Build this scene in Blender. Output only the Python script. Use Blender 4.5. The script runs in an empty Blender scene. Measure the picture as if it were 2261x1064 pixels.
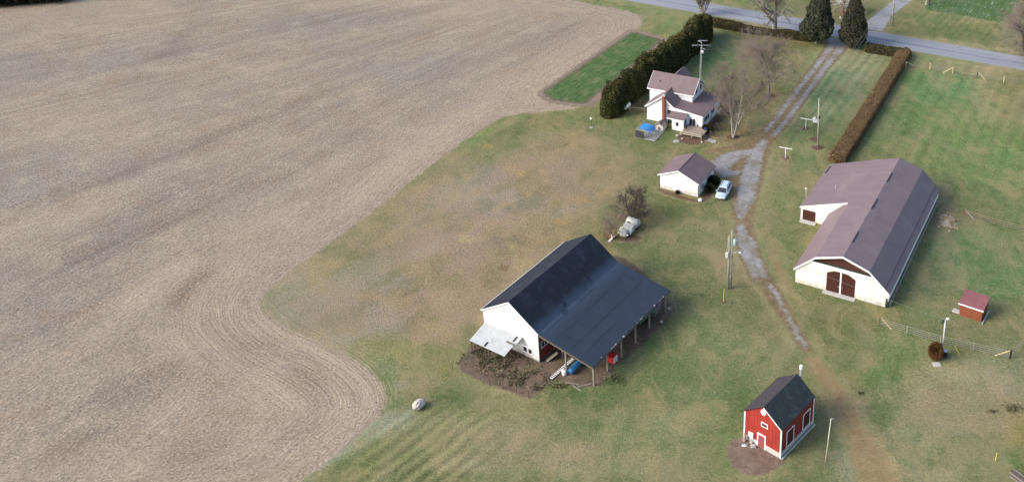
import bpy, math, random
import numpy as np
from mathutils import Matrix, Vector

# ------------------------------------------------------------------ camera
W0, H0 = 2261.0, 1064.0
FPX, PITCH, ROLL, CX, CY = 2299.76, 0.388416, -0.02004, 1381.65, 69.88
CAMH = 92.0
sc = bpy.context.scene
cd = bpy.data.cameras.new("camera")
cam = bpy.data.objects.new("camera", cd)
sc.collection.objects.link(cam)
sc.camera = cam
cd.sensor_fit = 'HORIZONTAL'
cd.sensor_width = 36.0
cd.lens = 36.0 * FPX / W0
cd.shift_x = -(CX - W0 / 2) / W0
cd.shift_y = (CY - H0 / 2) / W0
cd.clip_start = 1.0
cd.clip_end = 20000.0
cam.matrix_world = Matrix.Translation((0, 0, CAMH)) @ Matrix.Rotation(math.pi / 2 - PITCH, 4, 'X') @ Matrix.Rotation(ROLL, 4, 'Z')

# ------------------------------------------------------------------ light
SUN_AZ = math.radians(254.0)      # compass-like angle from +Y towards +X, direction the light comes from
SUN_EL = math.radians(32.0)
world = bpy.data.worlds.new("World")
sc.world = world
world.use_nodes = True
wn = world.node_tree
wn.nodes.clear()
sky = wn.nodes.new("ShaderNodeTexSky")
sky.sky_type = 'NISHITA'
sky.sun_disc = False
sky.sun_elevation = SUN_EL
sky.sun_rotation = SUN_AZ
sky.air_density = 1.0
sky.dust_density = 3.0
sky.ozone_density = 1.0
bg = wn.nodes.new("ShaderNodeBackground")
bg.inputs[1].default_value = 0.15
wo = wn.nodes.new("ShaderNodeOutputWorld")
wn.links.new(sky.outputs[0], bg.inputs[0])
wn.links.new(bg.outputs[0], wo.inputs[0])
sd = bpy.data.lights.new("sun", 'SUN')
sd.energy = 1.85
sd.angle = math.radians(30.0)
sd.color = (1.0, 0.955, 0.89)
sun = bpy.data.objects.new("sun", sd)
sc.collection.objects.link(sun)
sdir = Vector((math.sin(SUN_AZ) * math.cos(SUN_EL), math.cos(SUN_AZ) * math.cos(SUN_EL), math.sin(SUN_EL)))
sun.rotation_euler = sdir.to_track_quat('Z', 'Y').to_euler()
sun.location = (-60, 60, 120)
sc.view_settings.view_transform = 'Standard'
sc.view_settings.look = 'None'
sc.view_settings.gamma = 1.0
sc.view_settings.exposure = 0.9

# ------------------------------------------------------------------ survey helpers: where a photo point lies on the real ground
_cr, _sr = math.cos(ROLL), math.sin(ROLL)
_fw = np.array([0, math.cos(PITCH), -math.sin(PITCH)])
_up = np.array([0, math.sin(PITCH), math.cos(PITCH)])
_O = np.array([0, 0, CAMH])
def _ray(px, py):
    X, Y = px - CX, py - CY
    X, Y = _cr * X + _sr * Y, -_sr * X + _cr * Y
    return X * np.array([1.0, 0, 0]) - Y * _up + FPX * _fw
def G(px, py, z=0.0):
    d = _ray(px, py)
    return _O + (z - CAMH) / d[2] * d
def GY(px, py, Y):
    d = _ray(px, py)
    return _O + Y / d[1] * d
def GP(pts):
    return [tuple(G(*p)[:2]) for p in pts]

# ------------------------------------------------------------------ value noise in numpy
class Noise:
    def __init__(s, seed):
        s.t = np.random.RandomState(seed).rand(256, 256)
    def __call__(s, x, y, sc=1.0, oct=3):
        r = 0; a = 1; n = 0
        for o in range(oct):
            u = x * sc + 31.7 * o; v = y * sc + 17.3 * o
            i = np.floor(u).astype(int); j = np.floor(v).astype(int)
            f = u - i; g = v - j
            f = f * f * (3 - 2 * f); g = g * g * (3 - 2 * g)
            t = s.t
            A = t[i & 255, j & 255]; B = t[(i + 1) & 255, j & 255]; C_ = t[i & 255, (j + 1) & 255]; D = t[(i + 1) & 255, (j + 1) & 255]
            r = r + a * (A * (1 - f) * (1 - g) + B * f * (1 - g) + C_ * (1 - f) * g + D * f * g)
            n += a; a *= .5; sc *= 2
        return r / n * 2 - 1
N1, N2, N3 = Noise(1), Noise(2), Noise(3)

def lin(c, k=1.0):
    r = []
    for v in c:
        v /= 255.0
        r.append((v / 12.92 if v <= .04045 else ((v + .055) / 1.055) ** 2.4) * k)
    return r

# ------------------------------------------------------------------ materials
K = 0.72
def nt(name):
    m = bpy.data.materials.new(name)
    m.use_nodes = True
    t = m.node_tree
    b = t.nodes["Principled BSDF"]
    return m, t, b
def add(t, typ, **kw):
    n = t.nodes.new(typ)
    for k, v in kw.items():
        setattr(n, k, v)
    return n
def setin(n, **kw):
    for k, v in kw.items():
        n.inputs[k.replace('_', ' ')].default_value = v
def noise(t, vec, scale, detail=3, rough=.55):
    n = add(t, "ShaderNodeTexNoise")
    n.inputs["Scale"].default_value = scale
    n.inputs["Detail"].default_value = detail
    n.inputs["Roughness"].default_value = rough
    if vec is not None:
        t.links.new(vec, n.inputs["Vector"])
    return n.outputs["Fac"]
def math_(t, op, a, b=None, c=None, clamp=False):
    n = add(t, "ShaderNodeMath", operation=op)
    n.use_clamp = clamp
    for i, v in enumerate((a, b, c)):
        if v is None: continue
        if isinstance(v, (int, float)): n.inputs[i].default_value = v
        else: t.links.new(v, n.inputs[i])
    return n.outputs[0]
def maprange(t, v, a, b, c, d, smooth=False):
    n = add(t, "ShaderNodeMapRange")
    if smooth: n.interpolation_type = 'SMOOTHSTEP'
    t.links.new(v, n.inputs[0])
    for i, x in enumerate((a, b, c, d)): n.inputs[i + 1].default_value = x
    return n.outputs[0]
def mixc(t, fac, a, b, mode='MIX'):
    n = add(t, "ShaderNodeMix", data_type='RGBA', blend_type=mode)
    for i, v in ((0, fac), (6, a), (7, b)):
        if isinstance(v, (int, float)): n.inputs[i].default_value = v
        elif isinstance(v, (list, tuple)): n.inputs[i].default_value = (v[0], v[1], v[2], 1)
        else: t.links.new(v, n.inputs[i])
    return n.outputs[2]
def mulc(t, col, val):
    n = add(t, "ShaderNodeVectorMath", operation='SCALE')
    t.links.new(col, n.inputs[0]); t.links.new(val, n.inputs["Scale"])
    return n.outputs[0]
def bumpn(t, b, h, strength, dist):
    n = add(t, "ShaderNodeBump")
    n.inputs["Strength"].default_value = strength
    n.inputs["Distance"].default_value = dist
    t.links.new(h, n.inputs["Height"])
    t.links.new(n.outputs[0], b.inputs["Normal"])

def mat(name, c1, c2=None, ns=1.2, rough=.8, spec=.3, metal=0, axis=None, period=.3, width=.08, groove=.75, bump=.0, stretch=None, streak=None, band=None, cells=None):
    """painted / natural surface: two tones in noise, optional ribs or joints along one axis"""
    m, t, b = nt(name)
    tc = add(t, "ShaderNodeTexCoord").outputs["Object"]
    if c2 is None: c2 = [v * .82 for v in c1]
    vec = tc
    if stretch:
        mp = add(t, "ShaderNodeMapping"); mp.inputs["Scale"].default_value = stretch
        t.links.new(tc, mp.inputs[0]); vec = mp.outputs[0]
    f = noise(t, vec, ns, 5, .6)
    f = maprange(t, f, .32, .68, 0, 1)
    col = mixc(t, f, c1, c2)
    if streak:   # second, patchy tone
        f2 = maprange(t, noise(t, tc, streak[1], 4, .6), streak[2], streak[2] + .08, 0, streak[3])
        col = mixc(t, f2, col, streak[0])
    h = None
    if axis is not None:
        sep = add(t, "ShaderNodeSeparateXYZ"); t.links.new(tc, sep.inputs[0])
        fr = math_(t, 'FRACT', math_(t, 'DIVIDE', sep.outputs[axis], period))
        g = math_(t, 'LESS_THAN', fr, width)
        col = mixc(t, g, col, mixc(t, 1.0, col, [groove] * 3, 'MULTIPLY'))
        # every board or sheet is a little different
        idn = add(t, "ShaderNodeTexWhiteNoise", noise_dimensions='1D')
        t.links.new(math_(t, 'FLOOR', math_(t, 'DIVIDE', sep.outputs[axis], period)), idn.inputs["W"])
        col = mulc(t, col, maprange(t, idn.outputs["Value"], 0, 1, .965, 1.035))
        h = g
    if cells:
        sp_ = add(t, "ShaderNodeSeparateXYZ"); t.links.new(tc, sp_.inputs[0])
        for k_, (sx_, sy_, am_) in enumerate(cells):
            cx_ = math_(t, 'FLOOR', math_(t, 'DIVIDE', sp_.outputs[0], sx_)); cy_ = math_(t, 'FLOOR', math_(t, 'ADD', math_(t, 'DIVIDE', sp_.outputs[1], sy_), math_(t, 'MULTIPLY', cx_, .37)))
            cb_ = add(t, "ShaderNodeCombineXYZ"); t.links.new(cx_, cb_.inputs[0]); t.links.new(cy_, cb_.inputs[1])
            wn2 = add(t, "ShaderNodeTexWhiteNoise", noise_dimensions='3D'); t.links.new(cb_.outputs[0], wn2.inputs["Vector"])
            col = mulc(t, col, maprange(t, wn2.outputs["Value"], 0, 1, 1 - am_, 1 + am_))
    for (ax_, lo, hi, sf, cc, nsc_, th_, am_) in (band or []):
        sp2 = add(t, "ShaderNodeSeparateXYZ"); t.links.new(tc, sp2.inputs[0]); v_ = sp2.outputs[ax_]
        mk = math_(t, 'MULTIPLY', maprange(t, v_, lo - sf, lo + sf, 0, 1, True), maprange(t, v_, hi - sf, hi + sf, 1, 0, True))
        mk = math_(t, 'MULTIPLY', mk, maprange(t, noise(t, tc, nsc_, 4, .65), th_, th_ + .1, 0, am_))
        col = mixc(t, mk, col, cc)
    t.links.new(col, b.inputs["Base Color"])
    b.inputs["Roughness"].default_value = rough
    b.inputs["Specular IOR Level"].default_value = spec
    b.inputs["Metallic"].default_value = metal
    if bump > 0:
        hh = noise(t, tc, 9, 4, .6)
        if h is not None: hh = math_(t, 'SUBTRACT', hh, h)
        bumpn(t, b, hh, .6, bump)
    return m

def turf_nodes(t, tc):
    at = add(t, "ShaderNodeAttribute", attribute_name="tint")
    col = at.outputs["Color"]; fresh = at.outputs["Alpha"]
    n1 = noise(t, tc, 2.6, 6, .72); n2 = noise(t, tc, .55, 5, .6); n3 = noise(t, tc, 6.5, 3, .6); n4 = noise(t, tc, 1.7, 5, .7)
    # dry straw tufts and fresh green tufts mixed into the sward
    dry = mulc(t, mixc(t, .55, col, lin((176, 156, 118), K)), maprange(t, n3, .2, .8, .9, 1.15))
    grn = mulc(t, mixc(t, .45, col, lin((72, 98, 48), K)), maprange(t, n3, .2, .8, .85, 1.1))
    c = mixc(t, maprange(t, n4, .52, .64, 0, .7), col, dry)
    c = mixc(t, math_(t, 'MULTIPLY', maprange(t, n2, .50, .66, 0, .7), maprange(t, fresh, 0, 1, .15, 1)), c, grn)
    c = mulc(t, c, maprange(t, n1, .25, .75, .54, 1.46))
    c = mulc(t, c, maprange(t, n3, .25, .75, .72, 1.28))
    # drifts of dry and fresh grass a few metres across
    mp = add(t, "ShaderNodeMapping"); mp.inputs["Rotation"].default_value = (0, 0, .55); mp.inputs["Scale"].default_value = (1.25, .7, 1); t.links.new(tc, mp.inputs[0])
    d1 = add(t, "ShaderNodeTexNoise"); t.links.new(mp.outputs[0], d1.inputs["Vector"]); d1.inputs["Scale"].default_value = .20; d1.inputs["Detail"].default_value = 8; d1.inputs["Roughness"].default_value = .66; d1.inputs["Distortion"].default_value = .8
    d2 = add(t, "ShaderNodeTexNoise"); t.links.new(mp.outputs[0], d2.inputs["Vector"]); d2.inputs["Scale"].default_value = .07; d2.inputs["Detail"].default_value = 8; d2.inputs["Roughness"].default_value = .7; d2.inputs["Distortion"].default_value = 1.2
    c = mixc(t, maprange(t, d1.outputs["Fac"], .50, .64, 0, .55), c, mulc(t, mixc(t, .75, col, lin((180, 160, 118), K)), maprange(t, n1, .25, .75, .75, 1.25)))
    c = mixc(t, math_(t, 'MULTIPLY', maprange(t, d1.outputs["Fac"], .48, .36, 0, .45), maprange(t, fresh, 0, 1, .3, 1)), c, mulc(t, mixc(t, .7, col, lin((84, 112, 58), K)), maprange(t, n1, .25, .75, .72, 1.28)))
    c = mixc(t, maprange(t, d2.outputs["Fac"], .50, .60, 0, .38), c, mulc(t, mixc(t, .75, col, lin((166, 150, 120), K)), maprange(t, n3, .25, .75, .78, 1.22)))
    n5 = noise(t, tc, 3.3, 2, .5)      # a few dark weeds and leaves
    c = mixc(t, maprange(t, n5, .70, .76, 0, .6), c, lin((84, 74, 56), K))
    return c, math_(t, 'ADD', n1, n3)
def edge_blend(t, c, amp, soft, nscale, under=None):
    """turf grows raggedly into the border of the cover; returns the blended colour"""
    tc = add(t, "ShaderNodeTexCoord").outputs["Object"]
    at = add(t, "ShaderNodeAttribute", attribute_name='edge')
    n = noise(t, tc, nscale, 5, .65)
    e = math_(t, 'ADD', at.outputs["Fac"], math_(t, 'MULTIPLY', math_(t, 'SUBTRACT', n, .5), amp))
    if under:
        u = mixc(t, maprange(t, noise(t, tc, 1.3, 5, .65), .35, .65, 0, 1), lin(under[0], K), lin(under[1], K))
        u = mulc(t, u, maprange(t, noise(t, tc, 5, 4, .7), .28, .72, .78, 1.22))
    else: u = turf_nodes(t, tc)[0]
    return mixc(t, maprange(t, e, -soft, soft, 0, 1), u, c)
# ------------------------------------------------------------------ mesh helpers
COL = sc.collection
class MB:
    def __init__(s): s.v = []; s.f = []
    def n(s): return len(s.v)
    def add(s, vs, fs):
        o = len(s.v); s.v += [tuple(map(float, p)) for p in vs]; s.f += [tuple(i + o for i in f) for f in fs]; return s
    def box(s, x0, x1, y0, y1, z0, z1):
        vs = [(x, y, z) for z in (z0, z1) for y in (y0, y1) for x in (x0, x1)]
        return s.add(vs, [(0, 2, 3, 1), (4, 5, 7, 6), (0, 1, 5, 4), (2, 6, 7, 3), (0, 4, 6, 2), (1, 3, 7, 5)])
    def beam(s, p0, p1, w, h, up=(0, 0, 1)):
        p0 = Vector(p0); p1 = Vector(p1); d = (p1 - p0).normalized(); u = Vector(up)
        a = d.cross(u)
        if a.length < 1e-3: a = d.cross(Vector((0, 1, 0)))
        a.normalize(); c = a.cross(d).normalized()
        vs = [tuple(p + a * (i * w / 2) + c * (j * h / 2)) for p in (p0, p1) for (i, j) in ((-1, -1), (1, -1), (1, 1), (-1, 1))]
        return s.add(vs, [(0, 1, 2, 3), (7, 6, 5, 4), (0, 4, 5, 1), (1, 5, 6, 2), (2, 6, 7, 3), (3, 7, 4, 0)])
    def tube(s, pts, rs, n=6, caps=True):
        pts = [Vector(p) for p in pts]
        if isinstance(rs, (int, float)): rs = [rs] * len(pts)
        vs = []; fs = []
        for i, p in enumerate(pts):
            d = (pts[min(i + 1, len(pts) - 1)] - pts[max(i - 1, 0)]).normalized()
            a = d.cross(Vector((.31, .17, 1)) if abs(d.z) < .9 else Vector((1, .1, 0))).normalized(); c = d.cross(a)
            for k in range(n):
                th = 2 * math.pi * k / n
                vs.append(tuple(p + (a * math.cos(th) + c * math.sin(th)) * rs[i]))
        for i in range(len(pts) - 1):
            for k in range(n):
                fs.append((i * n + k, i * n + (k + 1) % n, (i + 1) * n + (k + 1) % n, (i + 1) * n + k))
        if caps: fs.append(tuple(reversed(range(n)))); fs.append(tuple(range(len(vs) - n, len(vs))))
        return s.add(vs, fs)
    def ball(s, c, r, sx=1, sy=1, sz=1, nu=12, nv=8, jit=0, seed=0):
        R = random.Random(seed); vs = [(c[0], c[1], c[2] - r * sz)]; fs = []
        for j in range(1, nv):
            ph = -math.pi / 2 + math.pi * j / nv
            for i in range(nu):
                th = 2 * math.pi * i / nu; q = r * (1 + R.uniform(-jit, jit))
                vs.append((c[0] + q * sx * math.cos(ph) * math.cos(th), c[1] + q * sy * math.cos(ph) * math.sin(th), c[2] + q * sz * math.sin(ph)))
        vs.append((c[0], c[1], c[2] + r * sz)); T = len(vs) - 1
        for i in range(nu):
            fs.append((0, 1 + (i + 1) % nu, 1 + i)); fs.append((T, T - nu + i, T - nu + (i + 1) % nu))
        for j in range(nv - 2):
            for i in range(nu):
                a = 1 + j * nu; fs.append((a + i, a + (i + 1) % nu, a + nu + (i + 1) % nu, a + nu + i))
        return s.add(vs, fs)
    def prism(s, prof, axis, a, b):
        """prof: (across, height) polygon, extruded along local Y ('u') or X ('v')"""
        n = len(prof)
        if axis == 'u': vs = [(p[0], q, p[1]) for q in (a, b) for p in prof]
        else: vs = [(q, p[0], p[1]) for q in (a, b) for p in prof]
        fs = [tuple(range(n)), tuple(reversed(range(n, 2 * n)))] + [(i, i + n, (i + 1) % n + n, (i + 1) % n) for i in range(n)]
        return s.add(vs, fs)
    def roofstrip(s, poly, th, axis, a, b):
        return s.prism([tuple(p) for p in poly] + [(p[0], p[1] - th) for p in reversed(poly)], axis, a, b)
    def build(s, name, m, parent=None, smooth=False, loc=None):
        me = bpy.data.meshes.new(name)
        me.from_pydata(s.v, [], s.f); me.validate(); me.update()
        import bmesh
        bm = bmesh.new(); bm.from_mesh(me); bmesh.ops.recalc_face_normals(bm, faces=bm.faces); bm.to_mesh(me); bm.free()
        if smooth:
            me.polygons.foreach_set("use_smooth", [True] * len(me.polygons))
        me.materials.append(m)
        o = bpy.data.objects.new(name, me); COL.objects.link(o)
        if parent is not None: o.parent = parent
        if loc is not None: o.location = loc
        return o
def raw(name, v, f, m, parent=None, smooth=False):
    me = bpy.data.meshes.new(name)
    v = np.asarray(v, dtype=np.float32); f = np.asarray(f, dtype=np.int32)
    k = f.shape[1]
    me.vertices.add(len(v)); me.vertices.foreach_set("co", v.ravel())
    me.loops.add(f.size); me.loops.foreach_set("vertex_index", f.ravel())
    me.polygons.add(len(f)); me.polygons.foreach_set("loop_start", np.arange(0, f.size, k)); me.polygons.foreach_set("loop_total", np.full(len(f), k))
    if smooth: me.polygons.foreach_set("use_smooth", [True] * len(f))
    me.update(calc_edges=True); me.materials.append(m)
    o = bpy.data.objects.new(name, me); COL.objects.link(o)
    if parent is not None: o.parent = parent
    return o
def tag(o, label=None, cat=None, group=None, kind=None):
    if label: o["label"] = label
    if cat: o["category"] = cat
    if group: o["group"] = group
    if kind: o["kind"] = kind
    return o
def thing(name, label, cat, loc, rz=0, group=None):
    o = bpy.data.objects.new(name, None); o.empty_display_size = .5
    o.location = (float(loc[0]), float(loc[1]), float(loc[2]) if len(loc) > 2 else 0.0); o.rotation_euler = (0, 0, rz)
    COL.objects.link(o)
    return tag(o, label, cat, group)
def copy_tree(o, parent=None, **kw):
    c = o.copy(); COL.objects.link(c); c.parent = parent
    for ch in [x for x in bpy.data.objects if x.parent == o]: copy_tree(ch, c)
    return c

# ------------------------------------------------------------------ ground colouring (real differences of turf: green, dry, bare)
GREEN, DGREEN, BGREEN, YG = (94, 112, 66), (74, 96, 58), (96, 124, 92), (136, 132, 78)
TAN, PTAN, BRN, ORG, GRY = (158, 144, 110), (156, 138, 120), (118, 96, 70), (172, 134, 82), (150, 152, 142)
MID = (122, 120, 80); OLV = (112, 108, 66); DIRT = (128, 106, 88); VIO = (142, 126, 124); LG = (118, 134, 84)
BL = [  # x, y, rx, ry, colour, strength, tilt(px slope of long axis)
 # beyond the road
 (1700, -60, 900, 40, OLV, .9), (1500, 20, 120, 40, MID, .7), (1440, 40, 90, 40, LG, .7), (1360, 10, 80, 14, LG, .5), (1480, 75, 60, 30, LG, .8),
 (1660, 12, 60, 14, LG, .6), (1750, 15, 90, 18, (100, 112, 70), .6), (1830, 28, 70, 18, OLV, .7), (2000, 60, 90, 26, (122, 118, 76), .7), (2110, 40, 130, 26, (104, 122, 74), .75),
 (2170, 58, 60, 14, (150, 134, 88), .7), (2190, 12, 60, 26, (92, 124, 62), .9), (2090, 75, 120, 18, (98, 112, 62), .7), (2255, 60, 50, 80, (132, 122, 102), .8), (1780, 40, 60, 8, TAN, .6),
 (2120, 100, 200, 7, TAN, .6, .12), (1960, 90, 30, 12, DIRT, .4), (1590, 60, 90, 12, TAN, .4),
 # strip between field and hedge
 (1400, 120, 60, 90, OLV, .5), (1300, 215, 60, 18, (160, 142, 100), .7), (1370, 150, 14, 60, (150, 138, 90), .6, -.8), (1460, 110, 20, 40, (150, 138, 90), .5),
 # front lawn by the hedge
 (1620, 90, 60, 30, (110, 104, 76), .8), (1590, 125, 45, 50, BGREEN, .9), (1560, 150, 40, 60, (84, 110, 78), .8), (1700, 180, 110, 90, (122, 112, 82), .8),
 (1770, 130, 60, 40, MID, .7), (1800, 130, 30, 30, LG, .6), (1740, 190, 25, 70, LG, .7, -1.2), (1640, 260, 60, 50, (120, 110, 80), .8), (1590, 300, 60, 30, (136, 116, 76), .8), (1780, 90, 40, 20, OLV, .8),
 # lawn right of the drive
 (1880, 150, 60, 60, (140, 150, 118), .8), (1850, 200, 60, 70, (128, 142, 104), .7), (1900, 130, 60, 30, (150, 142, 108), .6), (1820, 190, 40, 60, (118, 138, 98), .8), (1862, 214, 26, 10, (88, 116, 82), .8),
 (1840, 240, 30, 60, (124, 142, 104), .6), (1760, 250, 40, 50, (122, 132, 92), .6), (1720, 320, 50, 50, MID, .6), (1700, 400, 50, 80, (140, 132, 92), .7), (1790, 330, 40, 40, (112, 130, 84), .7), (1745, 470, 30, 60, (116, 124, 80), .6), (1850, 285, 25, 30, (104, 126, 70), .7),
 # big pasture top right
 (2090, 230, 140, 130, (104, 130, 74), .85), (2080, 180, 70, 50, (98, 134, 84), .8), (2170, 190, 30, 60, TAN, .75), (2200, 260, 90, 60, (140, 138, 92), .6), (2230, 190, 60, 50, (138, 126, 84), .6), (2150, 330, 120, 60, (104, 132, 72), .7),
 (1960, 290, 60, 40, (92, 122, 72), .7), (2130, 150, 130, 16, (158, 140, 104), .6), (2100, 410, 60, 30, (120, 130, 82), .6), (2220, 380, 80, 60, (112, 138, 80), .6),
 (2075, 465, 40, 50, (122, 112, 92), .8), (2100, 450, 20, 50, (116, 106, 90), .6), (2060, 540, 30, 60, (126, 124, 98), .6), (2140, 560, 110, 60, (92, 122, 80), .75), (2200, 620, 90, 50, (96, 124, 78), .8), (2050, 620, 60, 60, (92, 114, 74), .7),
 (2000, 680, 80, 20, (112, 116, 72), .7), (2060, 700, 70, 20, (104, 122, 74), .6), (2150, 520, 80, 30, (112, 132, 86), .5), (2240, 480, 40, 40, (100, 126, 76), .5), (2150, 430, 60, 12, (98, 122, 72), .6),
 # yard behind barns and around the garage
 (1430, 300, 160, 50, (104, 116, 68), .7), (1380, 270, 60, 30, (96, 114, 64), .7), (1210, 275, 70, 22, (112, 118, 68), .8), (1330, 250, 60, 30, (122, 124, 74), .6), (1100, 262, 40, 14, (124, 130, 86), .6), (1450, 215, 60, 60, (84, 96, 58), .7), (1400, 235, 35, 25, (104, 92, 66), .8),
 (1280, 310, 50, 14, (168, 140, 84), .7), (1150, 340, 50, 18, (142, 132, 90), .5), (1380, 340, 40, 40, (124, 122, 76), .6), (1500, 330, 90, 14, (126, 118, 74), .6), (1640, 300, 60, 18, DIRT, .5),
 (1560, 560, 140, 80, (112, 116, 74), .7), (1480, 470, 60, 30, (108, 114, 66), .7), (1590, 470, 60, 22, (120, 118, 74), .6), (1560, 540, 60, 40, (140, 132, 92), .5), (1600, 600, 60, 40, (152, 136, 104), .8), (1650, 640, 40, 60, (118, 110, 72), .5),
 (1500, 600, 60, 40, (100, 112, 66), .7), (1550, 700, 90, 50, (108, 112, 76), .7), (1530, 655, 40, 20, (98, 104, 68), .5), (1580, 760, 90, 40, (146, 140, 110), .5), (1540, 740, 40, 60, (100, 114, 72), .6), (1620, 730, 60, 40, (128, 124, 86), .5),
 (1470, 800, 120, 60, (98, 114, 68), .7), (1400, 860, 160, 40, (98, 112, 66), .75), (1650, 800, 80, 60, (112, 122, 78), .6), (1560, 880, 120, 50, (118, 122, 82), .6), (1400, 700, 80, 60, (116, 108, 84), .6), (1470, 690, 50, 30, (132, 120, 96), .6),
 # rough weedy meadow
 (900, 600, 330, 170, PTAN, .85, -.35), (1150, 420, 230, 110, (150, 134, 112), .8, -.3), (760, 620, 140, 60, (150, 140, 106), .6), (680, 680, 110, 40, (148, 138, 116), .7), (800, 580, 70, 30, OLV, .45), (730, 620, 40, 30, (138, 132, 84), .5),
 (1000, 480, 110, 50, (146, 134, 120), .7), (1080, 560, 60, 30, (138, 126, 80), .5), (980, 560, 80, 40, (156, 136, 120), .6), (1010, 430, 60, 40, (156, 140, 122), .6), (1080, 630, 90, 50, (158, 130, 100), .6), (1030, 700, 110, 50, (160, 136, 106), .7),
 (920, 680, 160, 60, (150, 132, 112), .6), (850, 650, 70, 26, (136, 124, 96), .5), (990, 620, 60, 22, (130, 128, 84), .5), (1200, 480, 60, 40, (134, 128, 104), .5), (1250, 420, 60, 40, (142, 130, 108), .6), (1230, 360, 70, 22, (138, 126, 106), .5), (1350, 390, 30, 40, (158, 132, 100), .6),
 (1140, 470, 50, 30, (148, 136, 126), .6), (1080, 390, 40, 20, (140, 120, 122), .5), (1120, 345, 50, 20, (136, 130, 90), .4), (960, 330, 60, 20, (140, 134, 92), .6, -.6), (870, 470, 90, 22, (148, 134, 106), .7, -.6), (1020, 390, 60, 22, (128, 110, 84), .3),
 (640, 640, 40, 30, (136, 142, 112), .6), (700, 590, 60, 12, (142, 144, 98), .6, -.75), (800, 500, 60, 10, (140, 138, 96), .5, -.75), (1070, 300, 60, 9, (118, 138, 78), .7, -.6), (620, 690, 40, 12, (146, 146, 122), .6, .5), (760, 760, 90, 16, (138, 142, 120), .7, .5), (850, 800, 30, 30, (132, 138, 116), .6),
 (1150, 384, 15, 7, (176, 146, 84), .9), (1112, 452, 13, 7, (180, 146, 86), .9), (1100, 463, 11, 6, (176, 142, 84), .85), (1032, 525, 22, 11, (178, 164, 120), .95), (1240, 489, 18, 9, (182, 138, 86), .9), (1285, 443, 20, 7, (176, 134, 84), .8), (1330, 428, 16, 7, (178, 140, 94), .8), (1076, 322, 13, 6, (176, 142, 84), .7), (1230, 448, 12, 6, (136, 128, 74), .7), (1110, 590, 13, 8, (132, 94, 74), .8), (1155, 565, 16, 10, (136, 98, 74), .8, .6), (955, 705, 14, 8, (122, 118, 76), .7),
 (1290, 470, 50, 30, (150, 130, 100), .5), (1330, 520, 50, 40, (140, 126, 76), .6), (1260, 520, 60, 20, (146, 132, 92), .6), (1170, 560, 60, 30, (152, 132, 96), .5), (1360, 530, 50, 20, (110, 100, 80), .6), (1370, 450, 40, 30, (116, 106, 82), .5), (1420, 480, 50, 30, (104, 100, 70), .6),
 # near lawn below the meadow
 (850, 770, 110, 30, (138, 132, 78), .8), (960, 790, 110, 30, (132, 126, 76), .7), (1040, 740, 30, 40, (94, 108, 58), .85, -1.0), (980, 770, 50, 16, (112, 118, 70), .6), (920, 830, 60, 26, (146, 134, 88), .6), (1000, 870, 70, 30, (92, 110, 60), .8), (960, 910, 80, 40, (86, 104, 60), .75),
 (860, 860, 20, 50, (120, 134, 92), .6), (880, 930, 60, 30, (150, 148, 124), .6), (830, 960, 90, 16, (152, 156, 138), .8, -.7), (740, 1020, 90, 12, (156, 156, 134), .8, -.6), (885, 850, 20, 12, (140, 140, 124), .5), (900, 990, 140, 50, (116, 122, 70), .7, -.4), (1100, 910, 110, 26, (130, 130, 80), .6), (960, 1000, 70, 30, (104, 118, 64), .6),
 (1120, 860, 60, 20, (142, 134, 84), .6), (1260, 880, 70, 30, (88, 106, 60), .75), (1180, 900, 60, 22, (148, 134, 90), .6), (1150, 980, 260, 70, (146, 138, 104), .8), (1130, 970, 60, 30, (158, 146, 122), .5), (1060, 1040, 60, 30, (156, 146, 118), .5), (1300, 960, 110, 40, (108, 118, 74), .6), (1270, 1020, 90, 40, (150, 140, 106), .6), (1430, 960, 120, 40, (120, 128, 84), .5),
 (1450, 1040, 140, 30, (142, 136, 102), .6), (1560, 1000, 50, 60, (116, 124, 76), .6), (1600, 900, 60, 50, (104, 122, 74), .7), (1230, 860, 40, 14, (92, 108, 60), .6), (1500, 930, 60, 26, (136, 136, 98), .5),
 # right of the red barn
 (1700, 800, 60, 50, (126, 124, 84), .5), (1830, 770, 60, 70, (112, 118, 72), .7), (1720, 560, 40, 60, (104, 120, 72), .6), (1720, 660, 30, 60, (140, 128, 86), .6, 1.0), (1760, 700, 60, 30, (118, 112, 74), .5), (1850, 700, 90, 30, (106, 112, 66), .7), (1960, 700, 40, 14, (140, 120, 80), .5),
 (1980, 780, 90, 60, (102, 124, 68), .8), (1920, 850, 60, 40, (96, 122, 66), .8), (2050, 800, 80, 30, (124, 126, 82), .6), (2140, 830, 110, 40, (158, 146, 112), .75), (2080, 870, 160, 40, (152, 140, 106), .8), (2200, 800, 60, 30, (136, 132, 104), .6), (2050, 930, 140, 40, (150, 140, 112), .7), (1960, 1000, 60, 60, (140, 138, 110), .6),
 (1925, 915, 26, 60, (88, 112, 72), .85, 1.1), (1990, 970, 50, 26, (104, 118, 86), .7), (1870, 900, 40, 60, (152, 136, 100), .75, 1.6), (1900, 980, 40, 50, (156, 132, 96), .8), (1930, 1040, 50, 40, (162, 134, 92), .8), (1850, 1010, 40, 60, (134, 134, 110), .6), (1830, 950, 30, 50, (126, 122, 80), .5), (1850, 840, 30, 60, (146, 130, 86), .6, 1.3),
 (2230, 850, 60, 60, (150, 138, 114), .7, -.8), (2230, 780, 30, 60, (116, 122, 92), .6), (2220, 920, 60, 40, (154, 134, 100), .7), (2200, 1030, 90, 40, (112, 126, 72), .7), (2130, 1010, 90, 40, (140, 134, 98), .6), (2050, 1040, 60, 30, (156, 144, 112), .6), (2250, 960, 30, 30, (150, 128, 70), .7), (1620, 880, 40, 40, (100, 112, 68), .6), (1815, 960, 30, 60, (96, 108, 66), .6), (1770, 980, 30, 50, (100, 112, 66), .6),
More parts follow.
